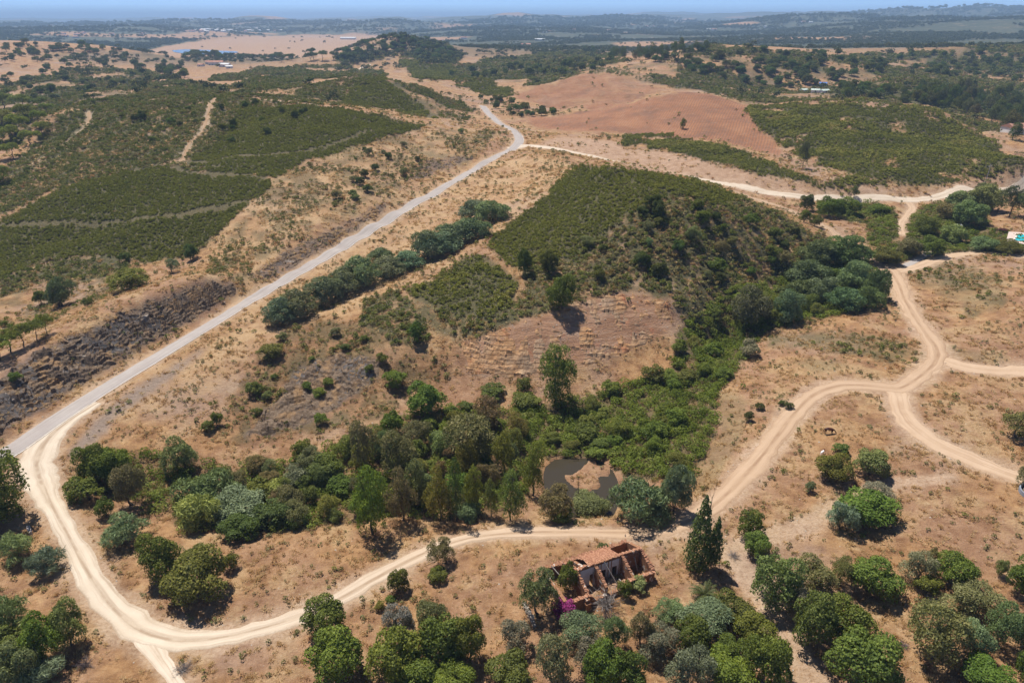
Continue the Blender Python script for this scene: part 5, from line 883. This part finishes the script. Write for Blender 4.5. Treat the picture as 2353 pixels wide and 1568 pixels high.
# dry-stone yard wall, stone by stone
def stone_mesh(k):
    r = np.random.default_rng(900+k); bm = bmesh.new(); bmesh.ops.create_cube(bm, size=1); bmesh.ops.subdivide_edges(bm, edges=bm.edges[:], cuts=1, use_grid_fill=True)
    for v in bm.verts: v.co = v.co*(.86 if v.co.length > .75 else 1)+Vector(r.normal(size=3)*.05)
    me = bpy.data.meshes.new('yard_stone'); bm.to_mesh(me); bm.free(); me.materials.append(STONE); return me
SM = [stone_mesh(k) for k in range(5)]
wx0, wy0, wx1, wy1 = 1.69, 71.04, 3.1, 67.3; wl_ = math.hypot(wx1-wx0, wy1-wy0); wz = hz(2.2, 69.3)-.05
yw = thing('yard_wall', (wx0, wy0, wz), math.atan2(wy1-wy0, wx1-wx0), 'low broken dry-stone wall west of the olive tree at the ruin', 'wall')
for row in range(3):
    x = random.uniform(-.1, .1)
    while x < wl_-(row*.35):
        L_ = random.uniform(.3, .6); o = bpy.data.objects.new('stone', random.choice(SM)); o.parent = yw; o.location = (x+L_/2, random.uniform(-.06, .06), .14+row*.27); o.scale = (L_*1.04, random.uniform(.42, .6), random.uniform(.27, .34)); o.rotation_euler = (0, 0, random.uniform(-.1, .1)); COL.objects.link(o); x += L_
# dead bushes, reeds, palm, bougainvillea
def twigs(name, seed, n, mat, h=1.0, spread=.5, wd=.012):
    r = np.random.default_rng(seed); vs, fs = [], []
    for k in range(n):
        a = r.uniform(0, 6.28); e = r.uniform(.25, 1.35); d = np.array((math.cos(a)*math.cos(e), math.sin(a)*math.cos(e), math.sin(e))); p = np.array((0, 0, -.03)); L_ = r.uniform(.5, 1)*h*.6
        for s_ in range(3):
            q = p+d*L_/3*np.array((spread*2, spread*2, 1)); tube(vs, fs, p, q, wd*(1-.3*s_), wd*(.7-.3*s_), 4)
            for b in range(3):
                dd = d+r.normal(size=3)*.7; tube(vs, fs, q, q+dd*L_*.22, wd*.45, wd*.2, 3)
            p = q; d = d+r.normal(size=3)*.25; d /= np.linalg.norm(d)
    me = bpy.data.meshes.new(name); me.from_pydata(vs, [], fs); me.materials.append(mat); return me
TW = [twigs(f'dead_twigs_{k}', 40+k, 46, DEADM) for k in range(2)]; PURP = plain('dark_dead_wood', (.1,.075,.07), (.19,.15,.14)); TWD = twigs('dark_twigs', 44, 60, PURP)
def px_size(u, v): x, y, z = hit(u, v); return (y*CP+(HC-z)*SP)/F
def plant(me, x0, y0, x1, y1, name, label, cat, hfac=.8, group=None, color=None):
    s = px_size((x0+x1)/2, y1); x, y, z = hit((x0+x1)/2, y1-(x1-x0)*.22); o = bpy.data.objects.new(name, me); o.location = (x, y, z); wd = (x1-x0)*s; o.scale = (wd, wd, wd*hfac); o.rotation_euler = (0, 0, random.uniform(0, 6.28)); COL.objects.link(o)
    if color: o.color = color
    return tag(o, label, cat, group)
plant(TW[0], 1352,1322,1430,1408, 'dead_bush', 'large grey leafless bush leaning on the front wall of the ruin', 'bush', .9); plant(TW[1], 1366,1290,1412,1345, 'dead_bush', 'grey bare twigs tumbling over the front wall inside the ruin', 'bush', .9)
plant(TW[1], 398,1515,445,1549, 'dead_bush', 'grey dry bush beside the path joining the track bend', 'bush'); plant(TWD, 172,1495,218,1540, 'dead_bush', 'dark purple-brown dead bush under the dull green tree', 'bush'); plant(TW[0], 2120,1352,2175,1392, 'branch_pile', 'pile of cut grey branches below the bright round bush', 'branches', .35); plant(TW[1], 1668,1258,1700,1285, 'dead_bush', 'small grey thorn bush at the end of the red bank', 'bush'); plant(TWD, 2060,1440,2090,1490, 'dead_bush', 'fallen dry branches at the west side of the lower field grove', 'branches', .5)
plant(TWD, 1370,1395,1425,1440, 'dead_bush', 'brown dry bush below the large grey leafless bush', 'bush', .7)
COLR['reed'] = (.25,.3,.15)
for b, l in (((245,1180,342,1258),'clump of pale green giant reed east of the track'),((0,1222,80,1292),'wide clump of giant reed west of the track'),((74,1253,150,1323),'smaller reed clump south of the wide one'),((-12,1362,76,1462),'tall giant reed beside the lower left trees'),((30,1520,145,1590),'giant reed at the foot of the lower left trees')): boxed('reed', *b, 'reed', l, cat='reeds')
def palm():
    x, y, z = hit(1616, 1378); e = thing('palm_tree', (x, y, z), 0, 'short date palm with arching fronds above the dense grove', 'palm'); vs, fs = [], []; tube(vs, fs, (0,0,-.2), (0,0,1.0), .32, .26, 9); mesh_obj('trunk', (vs, fs), BARK, e)
    pm_ = foliage_material('palm_leaf', [(.13,.155,.05), (.19,.2,.075)], .3)
    for k in range(30):
        a = k*2.399; el = random.uniform(.15, 1.25); vs, fs = [], []; L_ = random.uniform(1.9, 2.4); p = np.array((0, 0, 1.0)); d = np.array((math.cos(a)*math.cos(el), math.sin(a)*math.cos(el), math.sin(el))); sd_ = np.array((-math.sin(a), math.cos(a), 0)); n = 9
        for q in range(n):
            nx_ = p+d*L_/n; d = d+np.array((0, 0, -.13)); d /= np.linalg.norm(d); wd = .42*math.sin(math.pi*(q+1)/(n+1))**.6
            for sg in (-1, 1):
                o = len(vs); tip = nx_+sd_*sg*wd+d*.2+np.array((0, 0, -.1)); vs += [tuple(p), tuple(nx_), tuple(tip)]; fs.append((o, o+1, o+2))
            p = nx_
        mesh_obj('frond', (vs, fs), pm_, e)
palm()
COLR['magenta'] = (.42,.045,.2)
bo = boxed('shrub', 1270,1376,1322,1424, 'magenta', 'magenta flowering bougainvillea at the front corner of the ruin', name='bougainvillea')
COLR['rose'] = (.25,.07,.06); boxed('shrub', 2292,523,2312,536, 'rose', 'dark red leaved bush by the swimming pool')
# swimming pool
PT = np.array([px(u, v, hz(*px(2335, 556, 7.2))) for u, v in ((2314,541),(2420,549),(2420,582),(2308,563))]); pc = PT.mean(0); pz = max(hz(*q) for q in PT)+.05
pool = thing('swimming_pool', (pc[0], pc[1], pz), 0, 'turquoise swimming pool with pale paved surround among hedges', 'pool'); q = [(a-pc[0], b-pc[1]) for a, b in PT]
def slab(qs, z0, z1): n = len(qs); return [(a, b, z0) for a, b in qs]+[(a, b, z1) for a, b in qs], [tuple(range(n-1, -1, -1)), tuple(range(n, 2*n))]+[(i, (i+1) % n, n+(i+1) % n, n+i) for i in range(n)]
qa = q if (PT[1,0]-PT[0,0])*(PT[2,1]-PT[0,1])-(PT[1,1]-PT[0,1])*(PT[2,0]-PT[0,0]) > 0 else q[::-1]
mesh_obj('deck', slab(qa, -1, .12), plain('pool_paving', (.52,.4,.34), (.62,.5,.43)), pool)
mesh_obj('coping', slab([(a*.74+.3, b*.66) for a, b in qa], .12, .17), plain('pool_coping', (.62,.58,.54), (.74,.7,.66)), pool)
pw = NT('pool_water'); pw.base((.02,.5,.6)); pw.b.inputs['Roughness'].default_value = .08; mesh_obj('water', slab([(a*.68+.3, b*.58) for a, b in qa], .17, .185), pw.m, pool)
# round tank under the olive at the field edge
x, y, z = hit(2384, 1138); tk = thing('water_tank', (x, y, z), 0, 'low round blue-grey tank beneath the olive at the field edge', 'tank'); vs, fs = [], []; n = 36
for r_, zz in ((2.7,-.2),(2.7,.75),(2.5,.75),(2.5,.1)): vs += [(r_*math.cos(6.2832*k/n), r_*math.sin(6.2832*k/n), zz) for k in range(n)]
for a in range(3): fs += [(a*n+k, a*n+(k+1) % n, (a+1)*n+(k+1) % n, (a+1)*n+k) for k in range(n)]
mesh_obj('rim', (vs, fs), plain('tank_blue', (.2,.22,.26), (.28,.3,.34)), tk); mesh_obj('liner', ([(2.5*math.cos(6.2832*k/n), 2.5*math.sin(6.2832*k/n), .1) for k in range(n)], [tuple(range(n))]), plain('tank_liner', (.3,.25,.2), (.42,.36,.3)), tk)
# buildings of the far country
RT = plain('far_roof_tile', (.34,.16,.11), (.45,.25,.18), .2); WW = plain('whitewash', (.74,.73,.7), (.84,.82,.78), .3); GRF_ = plain('pale_sheet_roof', (.6,.6,.6), (.75,.75,.74), .3); WIN = plain('window_dark', (.03,.03,.035), (.06,.06,.07)); BLUE = plain('blue_sheet', (.08,.16,.42), (.12,.22,.5)); GRN = plain('pale_green_sheet', (.42,.5,.44), (.55,.62,.55))
def house(u, v, wd, dp, h, label, group=None, roof=RT, walls=WW, rz=None, name='house', windows=0, cat='house'):
    x, y, z = hit(u, v); e = thing(name, (x, y, z-.4), random.uniform(-.6, .6) if rz is None else rz, label, cat, group)
    mesh_obj('wall', boxd(-wd/2, wd/2, -dp/2, dp/2, -1.5, h), walls, e); r_ = dp*.22; W_, D_ = wd/2+.3, dp/2+.4
    mesh_obj('roof', ([(-W_,-D_,h+.01),(W_,-D_,h+.01),(W_,D_,h+.01),(-W_,D_,h+.01),(-W_,0,h+r_),(W_,0,h+r_)], [(3,2,1,0),(0,1,5,4),(2,3,4,5),(1,2,5),(3,0,4)]), roof, e)
    for k in range(windows): xx = -wd/2+wd*(k+.5)/windows; mesh_obj('window', boxd(xx-.5, xx+.5, -dp/2-.04, -dp/2+.05, 1.0, 2.3), WIN, e)
    return e
house(497,150,22,10,5,'long white farmhouse with pale red roof in front of the umbrella pine row', windows=5, rz=.2); house(517,154,16,8,4,'low white barn with sheet roof beside the long farmhouse', roof=GRF_, rz=-.2, windows=3); house(482,148,12,8,4.5,'red roofed shed at the west end of the farmyard', rz=.1, windows=2); house(527,157,9,6,3,'small white outhouse at the east end of the farmyard', roof=GRF_, rz=.3, windows=1); house(462,153,9,6,3.2,'white hut west of the farmyard in the tan field', rz=-.3, windows=1)
house(1208,107,26,12,6,'pink-roofed villa on the rise behind the shallow valley', windows=5, rz=.1); house(1240,94,34,12,5,'long white sheds behind the pink-roofed villa', roof=GRF_, rz=-.1, windows=4); house(1010,96,18,9,5,'white house with red roof at the foot of the wooded knoll', windows=3)
for u, v in ((1250,76),(1262,74),(1305,71),(1318,70),(1381,71),(1396,72),(1232,70),(1486,62),(1500,62),(1625,69),(1640,70),(1655,77),(1672,76),(1690,75),(1758,64),(1845,52),(1862,53),(1065,90)): house(u, v, random.uniform(14, 26), random.uniform(9, 12), random.uniform(4, 7), 'white country house scattered on the hazy hills beyond the knoll', 'country houses on the hazy hills', roof=random.choice([RT, GRF_, RT]))
for k in range(64):
    u = random.triangular(380, 660, 560); v = 71+random.gauss(0, 2.4); house(u, v, random.uniform(14, 26), random.uniform(9, 13), random.uniform(4, 8), 'white house of the village strung along the slope beyond the lake', 'village houses beyond the lake', roof=random.choice([RT, GRF_, WW]))
for k in range(9): house(random.uniform(120, 330), 82+random.gauss(0, 3), random.uniform(14, 22), 10, 5, 'isolated white house in the woods northwest of the lake', 'isolated white houses in the woods', roof=RT)
house(800,91,60,14,6,'long pale greenhouse at the edge of the tan plain', roof=GRF_, rz=0)
for u, v, r_, l in ((1890,197,BLUE,'small hut with a blue roof in the trees behind the green hill'),(1846,212,GRN,'small hut with a pale green roof, westernmost behind the green hill'),(1872,213,GRN,'small hut with a pale green roof, middle of the three huts'),(1893,214,GRN,'small hut with a pale green roof, nearest the round dark tree')): house(u, v, 7, 5, 2.6, l, roof=r_, name='hut', cat='hut', windows=1)
house(2348,306,22,10,4,'low building with an orange-red roof behind the eucalyptus belt', windows=3, rz=.2); house(2198,524,1.8,1.4,1.6,'little whitewashed garden oven beside the thicket', name='garden_oven', cat='oven', windows=1, rz=.2, roof=WW)
# poles
def pole(u, v, h, label):
    x, y, z = hit(u, v); e = thing('utility_pole', (x, y, z), random.uniform(0, 1), label, 'pole'); vs, fs = [], []; tube(vs, fs, (0,0,-.5), (0,0,h), .2, .13, 8); mesh_obj('post', (vs, fs), WOODM, e); mesh_obj('crossarm', boxd(-1.3, 1.3, -.09, .09, h-1.1, h-.9), WOODM, e)
    for s in (-1.1, 0, 1.1): vs, fs = [], []; tube(vs, fs, (s,0,h-.9), (s,0,h-.55), .07, .05, 6); mesh_obj('insulator', (vs, fs), WW, e)
pole(577,166,11,'wooden power pole in the scrub below the white farm'); pole(731,155,11,'wooden power pole east of the farm, before the tan field'); pole(296,203,9,'wooden power pole in the western scrub hollow'); pole(2262,425,9,'wooden power pole beside the white road near the eucalyptus')
# dead conifer pole by the pond
x, y, z = hit(1326, 1168); d_ = thing('dead_conifer', (x, y, z), 0, 'bare dead conifer pole standing at the pond shore', 'tree'); vs, fs = [], []; tube(vs, fs, (0,0,-.3), (.05,0,3.5), .09, .06, 7); tube(vs, fs, (.05,0,3.5), (0,.05,7.2), .06, .02, 6); mesh_obj('trunk', (vs, fs), BARK, d_); vs, fs = [], []
for k in range(60): zz = random.uniform(1.2, 7); a = random.uniform(0, 6.28); l_ = random.uniform(.2, .65)*(1.1-zz/8); tube(vs, fs, (.03, 0, zz), (math.cos(a)*l_, math.sin(a)*l_, zz+random.uniform(-.12, .1)), .018, .007, 3)
mesh_obj('twigs', (vs, fs), BARK, d_)
# trough by the reeds
x, y, z = hit(68, 1219); tr_ = tag(mesh_obj('trough', join(boxd(-1.1,1.1,-.25,-.17,-.1,.35), boxd(-1.1,1.1,.17,.25,-.1,.35), boxd(-1.1,-1.02,-.17,.17,-.1,.35), boxd(1.02,1.1,-.17,.17,-.1,.35), boxd(-1.02,1.02,-.17,.17,-.1,.1)), plain('old_concrete', (.5,.42,.38), (.68,.62,.58), 3)), 'narrow pale concrete trough beside the reed clump west of the track', 'trough'); tr_.location = (x, y, z+.05); tr_.rotation_euler = (0, 0, -.85)
# ---------------------------------------------------------------- animals: one skinned body each
def animal(name, loc, rz, joints, edges, mat_, scale=1.0):
    me = bpy.data.meshes.new(name); me.from_pydata([j[:3] for j in joints], edges, []); o = bpy.data.objects.new(name, me); COL.objects.link(o); sk_ = o.modifiers.new('skin', 'SKIN')
    for sv, j in zip(me.skin_vertices[0].data, joints): sv.radius = (j[3], j[4] if len(j) > 4 else j[3])
    me.skin_vertices[0].data[0].use_root = True; sk_.use_smooth_shade = True; sb = o.modifiers.new('sub', 'SUBSURF'); sb.levels = 2; sb.render_levels = 2; me.materials.append(mat_)
    o.location = loc; o.rotation_euler = (0, 0, rz); o.scale = (scale,)*3
    dg = bpy.context.evaluated_depsgraph_get(); m2 = bpy.data.meshes.new_from_object(o.evaluated_get(dg)); o.modifiers.clear(); o.data = m2; m2.name = name; m2.materials.clear(); m2.materials.append(mat_); return o
def legs(J, E, hip, x, ys, fore, z0):
    for i, y_ in enumerate(ys):
        b = len(J); dx = (.06, -.05)[i]
        if fore: J += [(x+.02, y_, z0-.35, .12), (x+dx*.5, y_, .52, .07), (x+dx*.8, y_, .44, .065), (x+dx, y_, .12, .042), (x+dx+.03, y_, .03, .06)]
        else: J += [(x, y_, z0-.3, .17), (x+.12+dx*.3, y_, .72, .11), (x-.1+dx, y_, .5, .065), (x-.04+dx, y_, .14, .045), (x+dx, y_, .03, .062)]
        E += [(hip, b)]+[(b+k, b+k+1) for k in range(4)]
def horse(loc, rz, mat_, label, nm, scale, grazing=True, cat='horse'):
    J = [(0,0,1.12,.33,.30), (-.45,0,1.16,.32,.30), (-.72,0,1.16,.27,.25), (.42,0,1.12,.31,.27), (.62,0,1.12,.25,.2)]; E = [(0,1),(1,2),(0,3),(3,4)]
    b = len(J); neck = [(.9,0,.98,.17,.12), (1.15,0,.68,.13,.1), (1.3,0,.45,.115,.09), (1.36,0,.25,.09,.075), (1.42,0,.08,.065,.06)] if grazing else [(.82,0,1.32,.17,.13), (1.0,0,1.5,.12,.1), (1.15,0,1.55,.12,.09), (1.3,0,1.44,.085,.075), (1.42,0,1.34,.06,.055)]
    J += neck; E += [(4, b)]+[(b+k, b+k+1) for k in range(4)]
    for sgn in (-1, 1): k = len(J); J.append((1.24 if grazing else 1.1, .07*sgn, .62 if grazing else 1.72, .025)); E.append((b+2, k))
    legs(J, E, 2, -.72, (-.15, .15), False, 1.16); legs(J, E, 4, .55, (-.13, .13), True, 1.12)
    k = len(J); J += [(-.97,0,1.16,.05), (-1.06,0,.85,.06), (-1.05,0,.5,.035)]; E += [(2, k), (k, k+1), (k+1, k+2)]
    return tag(animal(nm, loc, rz, J, E, mat_, scale), label, cat)
BAY = plain('bay_coat', (.045,.014,.008), (.1,.032,.016), 1.5, .5)
x, y, z = hit(1903, 996); horse((x, y, z-.02), -.12, BAY, 'dark bay horse grazing with lowered head in the dry field', 'horse', .98)
pie = NT('piebald_coat'); tc = pie.new('ShaderNodeTexCoord'); sx_ = pie.new('ShaderNodeSeparateXYZ'); pie.l.new(tc.outputs['Object'], sx_.inputs[0]); pie.base(pie.mix(pie.step(pie.math('ADD', sx_.outputs[0], pie.math('MULTIPLY', pie.noise(3, 2, .5, tc.outputs['Object']), .2)), .62, .72), (.8,.76,.72), (.16,.045,.02)))
x, y, z = hit(1888, 1044); horse((x, y, z-.02), .75, pie.m, 'white animal with a red-brown head standing behind the bright green bush-tree', 'pony', .62, False, 'pony')
# ---------------------------------------------------------------- hazy air
hv = bpy.data.materials.new('hazy_air'); hv.use_nodes = True; hn = hv.node_tree; hn.nodes.remove(hn.nodes['Principled BSDF'])
pv = hn.nodes.new('ShaderNodeVolumePrincipled'); pv.inputs['Color'].default_value = (.46,.68,1,1); pv.inputs['Density'].default_value = HAZE; pv.inputs['Anisotropy'].default_value = .0
hn.links.new(pv.outputs[0], hn.nodes['Material Output'].inputs['Volume'])
zlo, zhi = float(GZ.min())-1.5, float(max(GZ.max(), HC))+12
bm = bmesh.new(); bmesh.ops.create_cube(bm, size=1); me = bpy.data.meshes.new('haze'); bm.to_mesh(me); bm.free(); me.materials.append(hv)
hb = bpy.data.objects.new('haze', me); hb.scale = (96000, 48400, zhi-zlo); hb.location = (0, 23800, (zlo+zhi)/2); COL.objects.link(hb); hb['kind'] = 'stuff'
